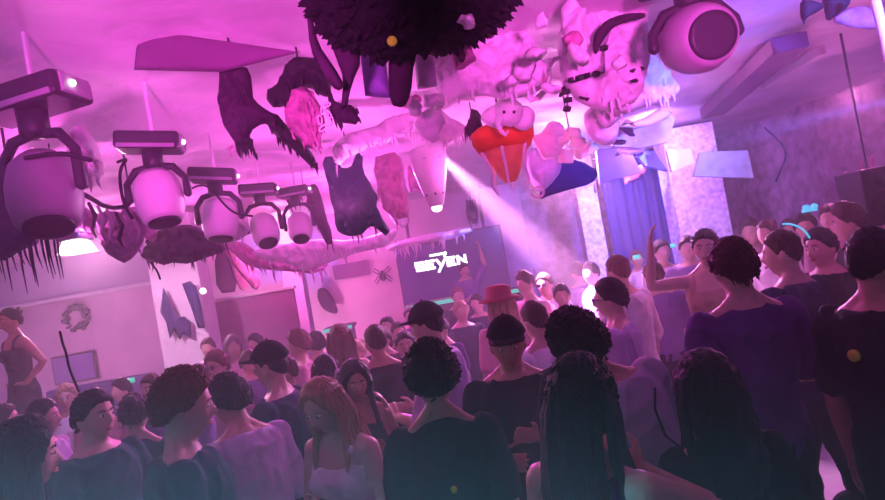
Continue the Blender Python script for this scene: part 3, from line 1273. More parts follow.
# the big one top right, facing the floor near the camera
moving_head((683, -28), 3.1, -10, 0, 'big plum-faced stage light at the top edge, above the diagonal ceiling bar', 1.25, (.15, -1, -.25), headm=M_casegrey, drop=.27)

# cables
def cable(pxs, d, r, label, m=None, cat='cable', name='hanging_cable'):
    bm = bmesh.new()
    n = len(pxs)
    pts = [P(x, y, d if not isinstance(d, (list, tuple)) else d[0] + (d[1] - d[0]) * i / (n - 1)) for i, (x, y) in enumerate(pxs)]
    # smooth
    for _ in range(2):
        q = [pts[0]]
        for a_, b_ in zip(pts, pts[1:]):
            q += [a_.lerp(b_, .25), a_.lerp(b_, .75)]
        q.append(pts[-1])
        pts = q
    tube(bm, pts, r, 8)
    o = obj(name, bm, m or M_dark)
    recentre(o)
    return tag(o, label, cat)


cable([(118, 162), (128, 158), (120, 168), (120, 185), (124, 205), (132, 218)], 3.5, .009, 'black cable looping left of the egg-shaped stage light')
cable([(184, 193), (200, 184), (212, 188), (220, 200), (234, 214), (252, 216)], 4.65, .008, 'thin black cable draped across the mid-row stage light')
cable([(60, 332), (63, 345), (66, 352), (69, 368), (74, 380), (79, 391)], 3.1, .006, 'thin dark bent wire standing above the heads on the left', name='hanging_wire')
cable([(765, 128), (790, 150), (776, 181)], 4.6, .007, 'thin dark bent wire hanging before the stone wall', name='hanging_wire')
cable([(26, 158), (60, 152), (90, 160)], 2.6, .01, 'black cable under the large corner stage light')
cable([(150, 262), (157, 270), (160, 279)], 4.6, .007, 'short dark wire curling under the bone garland')

# dark hung board on the ceiling
puffobj('hanging_board', [[(141, 23), (158, 21), (168, 33), (300, 52), (222, 72), (134, 70), (136, 50)]], 3.05, M_darkpanel,
        'plum-coloured pointed board slung under the ceiling at top left', 'board', thick=.06, smooth=0, nz=.004, slant=-.1)
puffobj('hanging_board', [[(50, 22), (100, 24), (106, 32), (60, 34)]], 3.4, M_darkpanel,
        'small plum slat under the ceiling beside an amber bulb', 'board', thick=.04, smooth=0, nz=.004)
bm = bmesh.new()
ball(bm, (0, 0, 0), .024, 12)
o = obj('hanging_bulb', bm, mat('lit_amber_bulb', (1, .5, .1), .5, 0, 4, emit=(1, .45, .1), estr=2.0))
o.location = P(101, 27, 3.2)
tag(o, 'small amber bulb under the ceiling at upper left', 'lamp')

# huge shaggy black decoration overhead
c = P(418, -12, 2.45)
t = empty('hanging_beast', c)
tag(t, 'huge black shaggy oval creature hanging from the ceiling, legs dangling', 'decoration')
bm = bmesh.new()
rr = []
for r in sphere_grid(110, 60):
    row = []
    for n in r:
        q = Vector((n.x * .41, n.y * .28, n.z * .225))
        a_ = .035 * noise.noise(n * 4) + .03 * noise.noise(n * 13) + .016 * abs(noise.noise(n * 34))
        row.append(q + n * a_ + Vector((0, 0, -.02 * abs(noise.noise(n * 22)))))
    rr.append(row)
loft(bm, rr)
bd = obj('shaggy_body', bm, M_darkfur, t)
bm = bmesh.new()
rnd = random.Random(3)
for k in range(420):
    a_ = rnd.uniform(0, 2 * pi)
    zz = rnd.uniform(-.9, .35)
    n = Vector((sqrt(1 - zz * zz) * cos(a_), sqrt(1 - zz * zz) * sin(a_), zz))
    q = Vector((n.x * .41, n.y * .28, n.z * .225))
    e = q + n * rnd.uniform(.02, .05) + Vector((rnd.uniform(-.02, .02), rnd.uniform(-.02, .02), -rnd.uniform(.0, .02)))
    tube(bm, [q, q.lerp(e, .6), e], [.022, .014, .003], 5)
tu = obj('fur_tufts', bm, M_darkfur, bd)
tu['kind'] = 'stuff'
bm = bmesh.new()
for sx in (-.25, .25):
    tube(bm, [(sx, 0, .15), (sx, 0, CEIL - c.z)], .012, 6)
obj('suspension_wire', bm, M_dark, t)
for name_, pl, dd, th_ in (
        ('thin_leg', [(306, 8), (313, 18), (318, 44), (334, 66), (345, 86), (338, 92), (322, 76), (310, 48)], 2.55, .05),
        ('thin_leg', [(355, 30), (362, 60), (352, 84), (346, 112), (340, 110), (344, 80), (335, 55), (322, 22), (340, 26)], 2.7, .06),
        ('thick_leg', [(392, 40), (412, 44), (414, 60), (411, 95), (404, 108), (390, 105), (388, 70)], 2.7, .12),
        ('thick_leg', [(371, 30), (392, 32), (400, 50), (390, 58), (378, 62), (372, 50)], 2.6, .1),
        ('small_claw', [(455, 44), (463, 46), (466, 58), (462, 64), (458, 60)], 2.8, .04)):
    bm = bmesh.new()
    puff(bm, pl, dd, th_, 3, .02, rag=.3)
    o = obj(name_, bm, M_clothdark, t)
    o.data.transform(Matrix.Translation(-Vector(c)))
bm = bmesh.new()
ball(bm, (0, 0, 0), (.018, .012, .018), 12)
o = obj('yellow_dot', bm, mat('mustard_glow', (.4, .45, .02), .6, .1, 6, emit=(.7, .6, .05), estr=.12), t)
o.location = P(392, 41, 2.2) - Vector(c)  # small yellow dot with a weak emission of its own

# violet boards behind the legs
puffobj('hanging_speaker_box', [[(360, 52), (384, 48), (391, 98), (365, 96)]], 3.3, C['violet'], 'violet box hung behind the shaggy creature legs', 'box', thick=.16, smooth=0, nz=.006)
puffobj('hanging_speaker_box', [[(414, 52), (434, 50), (437, 86), (417, 90)]], 3.4, M_casegrey, 'grey-violet slatted box beneath the shaggy creature', 'box', thick=.16, smooth=0, nz=.006)


# ghouls
def ghoul(label, d, m, parts, hand_px=None, hand_m=None):
    c = None
    t = empty('hanging_ghoul', (0, 0, 0))
    tag(t, label, 'decoration')
    for nm, pl, mm, th_, dd in parts:
        bm = bmesh.new()
        puff(bm, pl, dd, th_ * .8, 2.2, .03, 7, rag=1.0, fold=.035)
        fringe(bm, pl, dd, th_ * .8, 60 if nm == 'feathered_chest' else 26, (5, 12), .009)
        o = obj(nm, bm, mm, t)
    if hand_px:
        for (x, y, dx, dy) in hand_px:
            bm = bmesh.new()
            tube(bm, [P(x, y, d), P(x + dx * .5 - .6, y + dy * .5, d - .02), P(x + dx, y + dy, d - .01)], [.008, .0065, .003], 6)
            obj('finger', bm, hand_m or M_bone, t)
    ch = [v.co for o in t.children for v in o.data.vertices]
    lo = Vector((sum(v.x for v in ch) / len(ch), sum(v.y for v in ch) / len(ch), max(v.z for v in ch)))
    for o in t.children:
        o.data.transform(Matrix.Translation(-lo))
    t.location = lo
    bm = bmesh.new()
    tube(bm, [(0, 0, -.05), (0, 0, CEIL - lo.z + .02)], .005, 6)
    obj('hanging_cord', bm, M_dark, t)
    return t


ghoul('dark cloaked ghoul with a clawed pale hand, left one of the hanging pair', 3.2, M_clothdark, [
    ('cloak', [(223, 42), (229, 55), (234, 70), (246, 66), (252, 78), (252, 95), (262, 108), (282, 118), (276, 126), (262, 124), (250, 130), (254, 152), (248, 146), (240, 150), (232, 140), (222, 124), (219, 100), (221, 70)], M_clothdark, .16, 3.2),
    ('sleeve', [(236, 140), (252, 136), (254, 148), (256, 156), (248, 146), (238, 150)], M_dark, .07, 3.15)],
    [(234, 148, -3, 8), (238, 149, -1, 11), (242, 149, 1, 12), (246, 148, 4, 10), (232, 146, -5, 4)])
ghoul('black hooded ghoul with rosy feathered chest and a white chain', 3.5, M_clothdark, [
    ('hood', [(288, 66), (300, 60), (318, 58), (328, 66), (331, 84), (330, 96), (322, 98), (310, 86), (298, 92), (288, 104), (276, 108), (266, 102), (270, 90), (280, 82)], M_dark, .22, 3.5),
    ('feathered_chest', [(290, 92), (300, 86), (312, 92), (320, 104), (326, 124), (320, 142), (312, 152), (296, 138), (282, 120)], M_clothrose, .16, 3.45),
    ('tail', [(262, 118), (274, 112), (288, 126), (302, 142), (314, 156), (320, 170), (312, 168), (296, 152), (276, 136)], M_dark, .1, 3.5),
    ('drape', [(326, 84), (331, 92), (336, 104), (356, 106), (359, 124), (340, 124), (330, 116)], M_clothdark, .1, 3.5)])
t = empty('hanging_chain', P(325, 119, 3.35))
tag(t, 'short white chain loop hanging on the hooded ghoul', 'chain')
for k, (x, y, a_) in enumerate(((323, 110, 20), (328, 114, -30), (329, 124, 10), (323, 128, 60), (320, 120, 0), (326, 105, 80))):
    bm = bmesh.new()
    pts = []
    for i in range(17):
        th_ = 2 * pi * i / 16
        q = Vector((.011 * cos(th_), 0 if k % 2 else .006 * sin(th_ * 2), .024 * sin(th_)))
        q = Matrix.Rotation(radians(a_), 3, 'Y') @ q
        pts.append(P(x, y, 3.33) - t.location + q)
    tube(bm, pts, .0045, 6, False)
    obj('chain_link', bm, M_chainwhite, t)
ghoul('big dark plum ghoul cloak with torn wings over the rose wall', 5.6, M_clothdark, [
    ('cloak', [(322, 158), (334, 156), (345, 170), (352, 164), (358, 148), (362, 152), (364, 170), (372, 188), (377, 196), (377, 208), (384, 222), (392, 232), (384, 236), (372, 224), (360, 236), (345, 236), (336, 230), (332, 205), (326, 180)], C['navy'], .22, 5.6)])
ghoul('narrow dark rags hanging left of the big ghoul cloak', 7.0, M_clothdark, [
    ('rag', [(304, 186), (316, 184), (322, 200), (330, 226), (334, 244), (326, 246), (316, 222), (308, 206)], M_clothdark, .1, 7.0),
    ('rag', [(284, 190), (298, 186), (303, 198), (296, 206), (288, 204)], M_clothdark, .12, 7.0)])
ghoul('dark crumpled cloth slung beside the orange lamp shade', 5.3, M_clothdark, [
    ('cloth', [(470, 108), (480, 112), (482, 128), (473, 134), (464, 132), (468, 120)], M_clothdark, .12, 5.3)])
ghoul('thin dark hanging rags beside the lettered screen', 9.5, M_clothdark, [
    ('rag', [(466, 200), (476, 200), (478, 222), (472, 224), (466, 218)], M_clothdark, .1, 9.4)])

# white gauze drapes
GA = 'white gauze swags under the ceiling'
drapes = [
    ([(330, 150), (345, 135), (372, 128), (392, 116), (414, 112), (428, 122), (412, 134), (392, 140), (372, 148), (350, 156), (336, 166)], 4.9, .14, 'white gauze swag stretching from the chain ghoul to the cone lamp'),
    ([(430, 52), (470, 40), (500, 28), (520, 22), (545, 60), (540, 92), (510, 100), (480, 96), (452, 100), (434, 92)], 3.9, .2, 'broad white gauze sheet bunched behind the shaggy creature'),
    ([(455, 120), (440, 108), (420, 104), (404, 112), (400, 128), (412, 144), (440, 148), (462, 140), (470, 128)], 5.4, .22, 'rounded gauze bundle left of the orange shade'),
    ([(556, 40), (566, 10), (600, 0), (646, 10), (650, 60), (640, 100), (610, 112), (580, 104), (560, 80)], 3.9, .22, 'crumpled white gauze hung left of the big stage light'),
    ([(600, 62), (632, 52), (664, 66), (682, 92), (668, 104), (640, 108), (612, 118), (596, 98)], 4.3, .18, 'folded pale gauze with a jagged lower edge over the blue lit area'),
    ([(250, 250), (280, 244), (310, 240), (340, 240), (372, 236), (400, 228), (392, 244), (360, 252), (330, 262), (306, 272), (290, 264), (262, 262)], 8.0, .2, 'long white gauze swag along the top of the rose wall'),
    ([(208, 190), (232, 200), (246, 214), (250, 234), (232, 244), (214, 236), (202, 214)], 5.4, .2, 'bulging gauze bundle under the mid-row stage light'),
    ([(385, 246), (410, 238), (440, 232), (466, 226), (474, 232), (446, 240), (414, 246), (390, 252)], 8.6, .16, 'thin white gauze strip along the top of the screen'),
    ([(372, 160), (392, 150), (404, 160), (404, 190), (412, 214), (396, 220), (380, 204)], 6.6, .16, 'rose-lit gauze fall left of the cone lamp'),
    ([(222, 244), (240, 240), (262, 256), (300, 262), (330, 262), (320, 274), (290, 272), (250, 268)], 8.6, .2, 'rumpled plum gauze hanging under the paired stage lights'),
    ([(80, 120), (96, 140), (106, 170), (92, 190), (60, 186), (30, 184), (40, 166), (70, 160)], 3.1, .12, 'gauze sheet under the large corner stage light'),
    ([(560, 0), (578, 0), (590, 34), (586, 60), (570, 70), (562, 40)], 3.3, .08, 'narrow gauze strip at the top beside the shaggy creature'),
]
for i, (pl, dd, th_, lab) in enumerate(drapes):
    o = puffobj('hanging_gauze', [pl], dd, M_clothrose if 'rose-lit' in lab or 'plum' in lab else M_clothwhite, lab, 'drape', GA, strips=26, thick=th_, nz=.05, nsc=7, step=2.4, rag=1.1, fold=.06)  # drapes called rose-lit have that light put into a rose cloth colour

# winged white mask over the orange shade, with round dish behind
t = empty('hanging_mask', (0, 0, 0))
tag(t, 'white winged creature mask with a curling trunk above the orange shade', 'decoration')
for nm, pl, th_, dd in (
        ('wing', [(482, 112), (496, 104), (506, 110), (508, 122), (500, 130), (488, 126), (481, 120)], .12, 4.72),
        ('wing', [(512, 110), (526, 104), (536, 112), (534, 126), (524, 132), (512, 126)], .12, 4.72),
        ('face', [(496, 100), (514, 98), (524, 106), (522, 120), (512, 128), (500, 124), (494, 112)], .16, 4.65)):
    bm = bmesh.new()
    puff(bm, pl, dd, th_, 2.4, .02)
    obj(nm, bm, M_clothwhite, t)
bm = bmesh.new()
tube(bm, [P(500, 116, 4.6), P(498, 124, 4.55), P(501, 131, 4.52), P(506, 135, 4.52), P(508, 131, 4.5)], [.026, .02, .016, .013, .008], 10)
obj('trunk', bm, M_clothwhite, t)
for x in (504, 514):
    bm = bmesh.new()
    ball(bm, P(x, 112, 4.56), .012, 8)
    obj('eye_hole', bm, M_dark, t)
lo = P(508, 98, 4.7)
for o in t.children:
    o.data.transform(Matrix.Translation(-lo))
t.location = lo
bm = bmesh.new()
tube(bm, [(0, 0, -.04), (0, 0, CEIL - lo.z)], .005, 6)
obj('hanging_cord', bm, M_dark, t)

c = P(530, 78, 4.1)
t = empty('hanging_dish', c)
tag(t, 'round shallow plum dish with two white horns hanging among the gauze', 'decoration')
bm = bmesh.new()
lathe(bm, [(.004, .03), (.06, .025), (.095, .0), (.1, -.012), (.108, .0), (.1, .03), (.06, .05)], Matrix.Rotation(radians(72), 4, 'X'), 32)
obj('bowl', bm, M_clothrose, t)
for sd in (-1, 1):
    bm = bmesh.new()
    tube(bm, [(sd * .02, -.06, -.15), (sd * .08, -.07, -.10), (sd * .12, -.06, -.02), (sd * .13, -.05, .05)], [.022, .018, .012, .004], 8)
    obj('horn', bm, M_clothwhite, t)
bm = bmesh.new()
tube(bm, [(0, .02, .05), (0, .02, CEIL - c.z)], .005, 6)
obj('hanging_cord', bm, M_dark, t)

# orange funnel shade
c = P(505, 150, 5.2)
t = empty('pendant_lamp_hanging', c)
t.name = 'hanging_funnel_lamp'
tag(t, 'red-orange funnel-shaped lamp shade hanging over the dance floor', 'lamp shade')
bm = bmesh.new()
lathe(bm, [(.20, .20), (.262, .16), (.255, .08), (.21, .0), (.18, .0), (.22, .09), (.22, .15), (.17, .19)], None, 32)
obj('upper_bowl', bm, M_orange, t)
bm = bmesh.new()
lathe(bm, [(.20, .005), (.13, -.1), (.09, -.2), (.05, -.26), (.02, -.27)], None, 28)
obj('lower_funnel', bm, M_orangelt, t)
bm = bmesh.new()
for k in range(6):
    a_ = k * pi / 3 + .3
    tube(bm, [(.2 * cos(a_), .2 * sin(a_), 0), (.15 * cos(a_), .15 * sin(a_), -.15), (.17 * cos(a_), .17 * sin(a_), -.27), (.13 * cos(a_), .13 * sin(a_), -.36)], [.016, .013, .01, .004], 6)
o = obj('tentacle_fringe', bm, M_clothwhite, t)
bm = bmesh.new()
tube(bm, [(0, 0, .1), (0, 0, CEIL - c.z)], .008, 6)
obj('hanging_cord', bm, M_dark, t)

# perforated cone lamp
c = P(432, 180, 6.4)
t = empty('hanging_cone_lamp', c)
tag(t, 'white perforated cone lamp pointing down with a glowing tip', 'lamp')
bm = bmesh.new()
lathe(bm, [(.16, .32), (.19, .30), (.17, .1), (.12, -.1), (.075, -.26), (.06, -.27)], None, 28)
o = obj('cone_shade', bm, M_casewhite, t)
for r_ in range(5):
    for k in range(7):
        a_ = k * 2 * pi / 7 + r_ * .3
        z = .22 - r_ * .09
        rad = .185 - (.3 - z) * .2
        bm = bmesh.new()
        box(bm, (0, 0, 0), (.022, .02, .045))
        q = obj('slot', bm, M_dark, o, False)
        q.location = (rad * cos(a_), rad * sin(a_), z)
        q.rotation_euler = (0, 0, a_)
        if r_ * 7 + k >= 35:
            break
bm = bmesh.new()
ball(bm, (0, 0, -.285), (.055, .055, .04), 14)
obj('glowing_tip', bm, M_bulbpink, t)
bm = bmesh.new()
tube(bm, [(0, 0, .3), (0, 0, CEIL - c.z)], .01, 6)
obj('hanging_cord', bm, M_dark, t)

# bone garland with floodlight on the left
t = empty('hanging_garland', (0, 0, 0))
tag(t, 'long bony resin garland like a skeletal fish hanging on the left', 'decoration')
for nm, pl, mm, th_, dd in (
        ('head_piece', [(42, 196), (60, 192), (78, 200), (92, 212), (98, 228), (88, 232), (66, 226), (46, 218)], M_bone, .16, 4.4),
        ('rib_piece', [(96, 214), (110, 210), (126, 212), (132, 206), (142, 212), (146, 236), (134, 258), (122, 264), (108, 252), (100, 236)], M_bone, .2, 4.5),
        ('tail_piece', [(134, 208), (142, 208), (152, 222), (158, 236), (152, 244), (144, 232)], M_bone, .08, 4.5),
        ('spine', [(36, 192), (60, 188), (80, 196), (110, 212), (130, 208), (132, 202), (126, 204), (108, 206), (84, 190), (60, 182), (40, 184)], M_dark, .06, 4.35)):
    bm = bmesh.new()
    puff(bm, pl, dd, th_, 2.2, .05, 14, rag=.8, fold=.05)
    obj(nm, bm, mm, t)
for k in range(9):
    x = 62 + k * 9
    bm = bmesh.new()
    y0 = 194 + k * 3.2
    tube(bm, [P(x, y0, 4.28), P(x + 6, y0 + 12, 4.2), P(x + 3, y0 + 26, 4.25), P(x + 7, y0 + 34, 4.35)], [.012, .014, .012, .005], 6)
    obj('rib', bm, M_bone if k % 3 else M_dark, t)
lo = P(100, 190, 4.4)
for o in t.children:
    o.data.transform(Matrix.Translation(-lo))
t.location = lo
for sx in (-.3, .2):
    bm = bmesh.new()
    tube(bm, [(sx, 0, -.02), (sx, 0, CEIL - lo.z)], .006, 6)
    obj('hanging_cord', bm, M_dark, t)

c = P(77, 247, 4.8)
t = empty('hanging_floodlight', c)
tag(t, 'bright white floodlight glowing below the bony garland', 'lamp')
bm = bmesh.new()
loft(bm, [[Vector((x * k, y * .09, z)) for x, y in ((-1, -1), (1, -1), (1, 1), (-1, 1))] for z, k in ((-.045, .105), (.045, .05))])
obj('glowing_diffuser', bm, mat('lit_flood', (1, 1, 1), .5, 0, 4, emit=(1, .95, .95), estr=6), t, False)
bm = bmesh.new()
box(bm, (0, .0, .075), (.17, .2, .05))
obj('housing', bm, M_caseblack, t, False, .008)
bm = bmesh.new()
box(bm, (0, 0, .1 + (CEIL - c.z - .1) / 2), (.03, .03, CEIL - c.z - .1))
obj('bracket', bm, M_caseblack, t, False)

# dark moss mass on the far left with trailing strands
t = empty('hanging_moss', (0, 0, 0))
tag(t, 'dark green mossy clump trailing strands, hanging at the left edge', 'decoration')
bm = bmesh.new()
puff(bm, [(-40, 185), (0, 178), (14, 184), (28, 186), (46, 196), (52, 210), (40, 226), (34, 244), (20, 252), (0, 262), (-40, 262)], 3.9, .3, 4, .09, 8, rag=1)
obj('clump', bm, M_vine, t)
for k in range(22):
    x = -20 + k * 3.6 + rnd.uniform(-1, 1)
    L = rnd.uniform(15, 52)
    bm = bmesh.new()
    y0 = 240 + rnd.uniform(-15, 6)
    tube(bm, [P(x, y0, 3.9), P(x + 3, y0 + L * .5, 3.86), P(x + 8, y0 + L, 3.9)], [.008, .006, .002], 5)
    obj('strand', bm, M_vine, t)
lo = P(10, 180, 3.9)
for o in t.children:
    o.data.transform(Matrix.Translation(-lo))
t.location = lo
bm = bmesh.new()
tube(bm, [(0, 0, -.05), (0, 0, CEIL - lo.z)], .008, 6)
obj('hanging_cord', bm, M_dark, t)

puffobj('hanging_net', [[(150, 238), (166, 226), (186, 224), (206, 230), (222, 236), (228, 246), (212, 256), (190, 262), (168, 264), (146, 262)]], 6.3, M_clothdark,
        'dark plum crumpled netting under the egg-shaped stage light', 'decoration', strips=30, thick=.3, nz=.1, nsc=5, rag=2.0, fold=.12)
puffobj('hanging_net', [[(226, 238), (250, 262), (262, 282), (256, 292), (242, 276), (230, 262), (222, 250)]], 9.4, M_clothrose,
        'rosy twisted netting hanging beside the dark opening', 'decoration', thick=.16, nz=.05)

# white ornaments and coloured panels around the blue light
def panel(name, px4, d, m, label, th=.05, group=None, dd=None):
    bm = bmesh.new()
    A_ = [P(x, y, d + (dd[i] if dd else 0)) for i, (x, y) in enumerate(px4)]
    n = (A_[1] - A_[0]).cross(A_[3] - A_[0]).normalized() * th
    f = [bm.verts.new(v) for v in A_]
    b_ = [bm.verts.new(v - n if n.y < 0 else v + n) for v in A_]
    bm.faces.new(f)
    bm.faces.new(b_[::-1])
    for i in range(len(f)):
        bm.faces.new((f[i], f[(i + 1) % len(f)], b_[(i + 1) % len(f)], b_[i]))
    o = obj(name, bm, m, None, False, .006)
    recentre(o)
    if label:
        tag(o, label, 'panel', group)
    return o


panel('hanging_board_ornament', [(667, 150), (691, 148), (695, 163), (672, 172)], 6.6, M_cream, 'small bright cream panel hanging in the blue light', .06)
panel('hanging_board_ornament', [(633, 150), (655, 151), (668, 171), (645, 166)], 6.8, M_blue, 'deep blue slanted panel left of the cream panel', .06)
panel('hanging_board_ornament', [(612, 122), (640, 124), (664, 110), (676, 118), (668, 142), (640, 148), (614, 146)], 6.2, M_bluewhite, 'pale blue crumpled panel under the jagged gauze edge', .08)
panel('hanging_board_ornament', [(700, 152), (748, 150), (754, 178), (694, 176)], 7.0, M_bluewhite, 'wide lilac panel above the glittering stone pillar', .06)
panel('hanging_board_ornament', [(596, 148), (630, 150), (642, 172), (600, 184)], 7.4, M_blue, 'dark blue panel beside the white box ornament', .06)
puffobj('hanging_ribbon', [[(612, 120), (628, 124), (644, 118), (660, 108), (672, 112), (668, 118), (650, 126), (636, 128), (618, 127)]], 5.4, M_cream,
        'bright cream ribbon with a zigzag edge over the blue panels', 'decoration', thick=.06, smooth=0, nz=.01)
t = empty('hanging_box_ornament', P(572, 145, 5.4))
tag(t, 'cluster of small white boxes right of the orange shade', 'decoration')
for x, y, w, h in ((560, 140, 14, 12), (572, 134, 14, 10), (586, 150, 22, 10), (566, 156, 12, 14), (578, 143, 12, 10)):
    bm = bmesh.new()
    c = P(x, y, 5.4) - t.location
    box(bm, c, (w / F * 5.4, .1, h / F * 5.4), Euler((rnd.uniform(-.3, .3), rnd.uniform(-.4, .4), rnd.uniform(-.5, .5))))
    obj('white_box', bm, M_cream, t, False, .01)
bm = bmesh.new()
tube(bm, [(0, 0, .05), (0, 0, CEIL - t.location.z)], .006, 6)
obj('hanging_cord', bm, M_dark, t)

puffobj('hanging_swirl', [[(586, 112), (600, 100), (614, 108), (622, 124), (616, 142), (602, 146), (590, 138), (584, 126)]], 4.8, M_clothwhite, 'pale swirled paper bundle above the white box cluster', 'decoration', thick=.16, nz=.06, nsc=10, rag=1.5, fold=.07)
puffobj('hanging_swirl', [[(528, 150), (544, 144), (560, 152), (562, 170), (550, 186), (538, 194), (530, 180), (526, 164)]], 5.8, M_bluewhite, 'violet-blue lantern bundle hanging right of the orange shade', 'decoration', thick=.25, nz=.06, nsc=9)
puffobj('hanging_swirl', [[(560, 158), (580, 160), (600, 172), (592, 184), (568, 190), (548, 196), (540, 200), (540, 190), (552, 178)]], 6.4, M_navy, 'dark navy cloth strip beside the violet lantern bundle', 'decoration', thick=.14, nz=.05)
cable([(532, 190), (538, 186), (544, 190), (543, 196), (536, 198), (532, 193)], 5.7, .012, 'pale ring hanging beneath the violet lantern bundle', M_casewhite, 'ring', 'hanging_ring')
# black clips
t = empty('hanging_clip_rail', P(585, 85, 4.4))
tag(t, 'short rail with black clips hanging among the white gauze', 'rail')
for x, y in ((572, 80), (579, 78), (586, 76), (596, 74), (566, 92), (568, 100), (567, 109), (612, 22), (604, 48)):
    bm = bmesh.new()
    box(bm, P(x, y, 3.65) - t.location, (.03, .05, .03), Euler((.2, rnd.uniform(-.5, .5), .3)))
    obj('clip', bm, M_dark, t, False, .004)
bm = bmesh.new()
tube(bm, [P(564, 84, 3.68) - t.location, P(604, 72, 3.68) - t.location], .008, 6)
tube(bm, [P(568, 84, 3.68) - t.location, P(567, 110, 3.68) - t.location], .008, 6)
tube(bm, [P(604, 72, 3.68) - t.location, P(604, 48, 3.68) - t.location, P(613, 20, 3.68) - t.location], .008, 6)
obj('rail_rod', bm, M_casegrey, t)
puffobj('hanging_twig', [[(594, 34), (606, 20), (622, 14), (645, 12), (646, 18), (626, 22), (612, 28), (602, 42), (596, 56), (592, 50)]], 3.55, M_clothdark,
        'dark curved branch left of the big stage light', 'decoration', thick=.06, nz=.01)
puffobj('hanging_twig', [[(800, 0), (812, 0), (826, 6), (818, 12), (806, 18), (804, 26), (800, 16)]], 3.3, M_dark,
        'small black claw shape at the top edge on the right', 'decoration', thick=.06, nz=.01)
puffobj('hanging_twig', [[(822, -6), (852, -6), (848, 8), (836, 16), (828, 22), (826, 8)]], 3.3, M_dark,
        'bigger black tattered shape at the top edge on the right', 'decoration', thick=.1, nz=.02)

# diagonal ceiling bars (ducts) top right
def bar(p0, p1, w, h, name, m, label, cat):
    A_, B_ = p0, p1
    D = (B_ - A_)
    bm = bmesh.new()
    box(bm, (0, 0, 0), (D.length, w, h))
    o = obj(name, bm, m, None, False, .01)
    o.location = (A_ + B_) / 2
    o.rotation_euler = (0, 0, atan2(D.y, D.x))
    return tag(o, label, cat)


bar(PZ(712, 112, 3.2), PZ(790, 42, 3.2), .26, .12, 'hanging_duct', M_darkpanel, 'dark plum duct running diagonally under the right side ceiling', 'duct')
bar(PZ(764, 86, 3.2), PZ(822, 50, 3.2), .06, .08, 'hanging_rail_strip', M_casewhite, 'slim white rail beside the diagonal plum duct', 'rail')
bm = bmesh.new()
tube(bm, [P(874, -6, 3.0), P(890, 60, 3.0)], .022, 12)
o = obj('hanging_pipe', bm, M_casewhite)
recentre(o)
tag(o, 'white pipe slanting across the top right corner', 'pipe')
puffobj('hanging_gauze', [[(830, 20), (846, 8), (866, 6), (880, 20), (878, 30), (852, 28)]], 3.6, M_clothrose, 'small rosy gauze fold beside the slanting pipe', 'drape', GA, thick=.08, nz=.03)
for i, (x, y) in enumerate(((838, 195), (846, 188), (853, 192), (862, 176), (872, 172))):
    cable([(x, y - 14), (x + 2, y), (x + 5, y + 14)], 5.6, .02, ['pale cloth streamer nearest the haired man under the stone wall', 'second pale cloth streamer before the stone wall', 'third pale cloth streamer before the stone wall', 'pale cloth streamer left of the hung speaker', 'pale cloth streamer touching the hung speaker top'][i], M_clothrose, 'streamer', 'hanging_streamer')

# small pale scraps of gauze tangled among the big pieces
rnd = random.Random(11)
SL = 'small pale gauze scrap tangled among the ceiling decorations over the dance floor'
for k in range(44):
    x = rnd.uniform(395, 640)
    y = rnd.uniform(20, 190) if x > 450 else rnd.uniform(100, 225)
    if (470 < x < 550 and 85 < y < 195) or (415 < x < 490 and y > 125):
        continue
    off_ = 270 - (x - 442) * .176 - y
    h_ = rnd.uniform(.85, 1.15)
    dd = min(8, F * h_ / max(off_, 60))
    n_ = rnd.randint(7, 10)
    R_ = rnd.uniform(9, 22)
    st = rnd.uniform(.5, 1)
    ph = rnd.uniform(0, 6.28)
    pl = []
    for i in range(n_):
        a_ = 2 * pi * i / n_
        r_ = R_ * rnd.uniform(.45, 1.1)
        u_, v_ = r_ * cos(a_), r_ * sin(a_) * st
        pl.append((x + u_ * cos(ph) - v_ * sin(ph), y + u_ * sin(ph) + v_ * cos(ph)))
    puffobj('hanging_scrap', [pl], dd, M_clothwhite if k % 4 else M_clothrose, SL, 'drape', 'pale gauze scraps among the ceiling decorations', thick=.07, nz=.05, nsc=10, step=2.6, rag=.8, fold=.04)

for k in range(18):
    x = rnd.uniform(420, 650)
    y = rnd.uniform(60, 190)
    if (470 < x < 550 and 85 < y < 195) or (415 < x < 490 and y > 125):
        continue
    off_ = 270 - (x - 442) * .176 - y
    dd = min(8, F * rnd.uniform(.8, 1.0) / max(off_, 60))
    n_ = 7
    R_ = rnd.uniform(3.5, 8)
    ph = rnd.uniform(0, 6.28)
    pl = []
    for i in range(n_):
        a_ = 2 * pi * i / n_
        r_ = R_ * rnd.uniform(.5, 1.1)
        u_, v_ = r_ * cos(a_) * 1.5, r_ * sin(a_) * .6
        pl.append((x + u_ * cos(ph) - v_ * sin(ph), y + u_ * sin(ph) + v_ * cos(ph)))
    puffobj('hanging_scrap', [pl], dd, M_clothdark, 'tiny dark scrap tangled among the pale gauze over the dance floor', 'decoration', 'dark scraps among the gauze', thick=.05, nz=.02, nsc=10, step=2, rag=.4)
# ------------------------------------------------------------------ the crowd
CR = 'people dancing in the crowd'
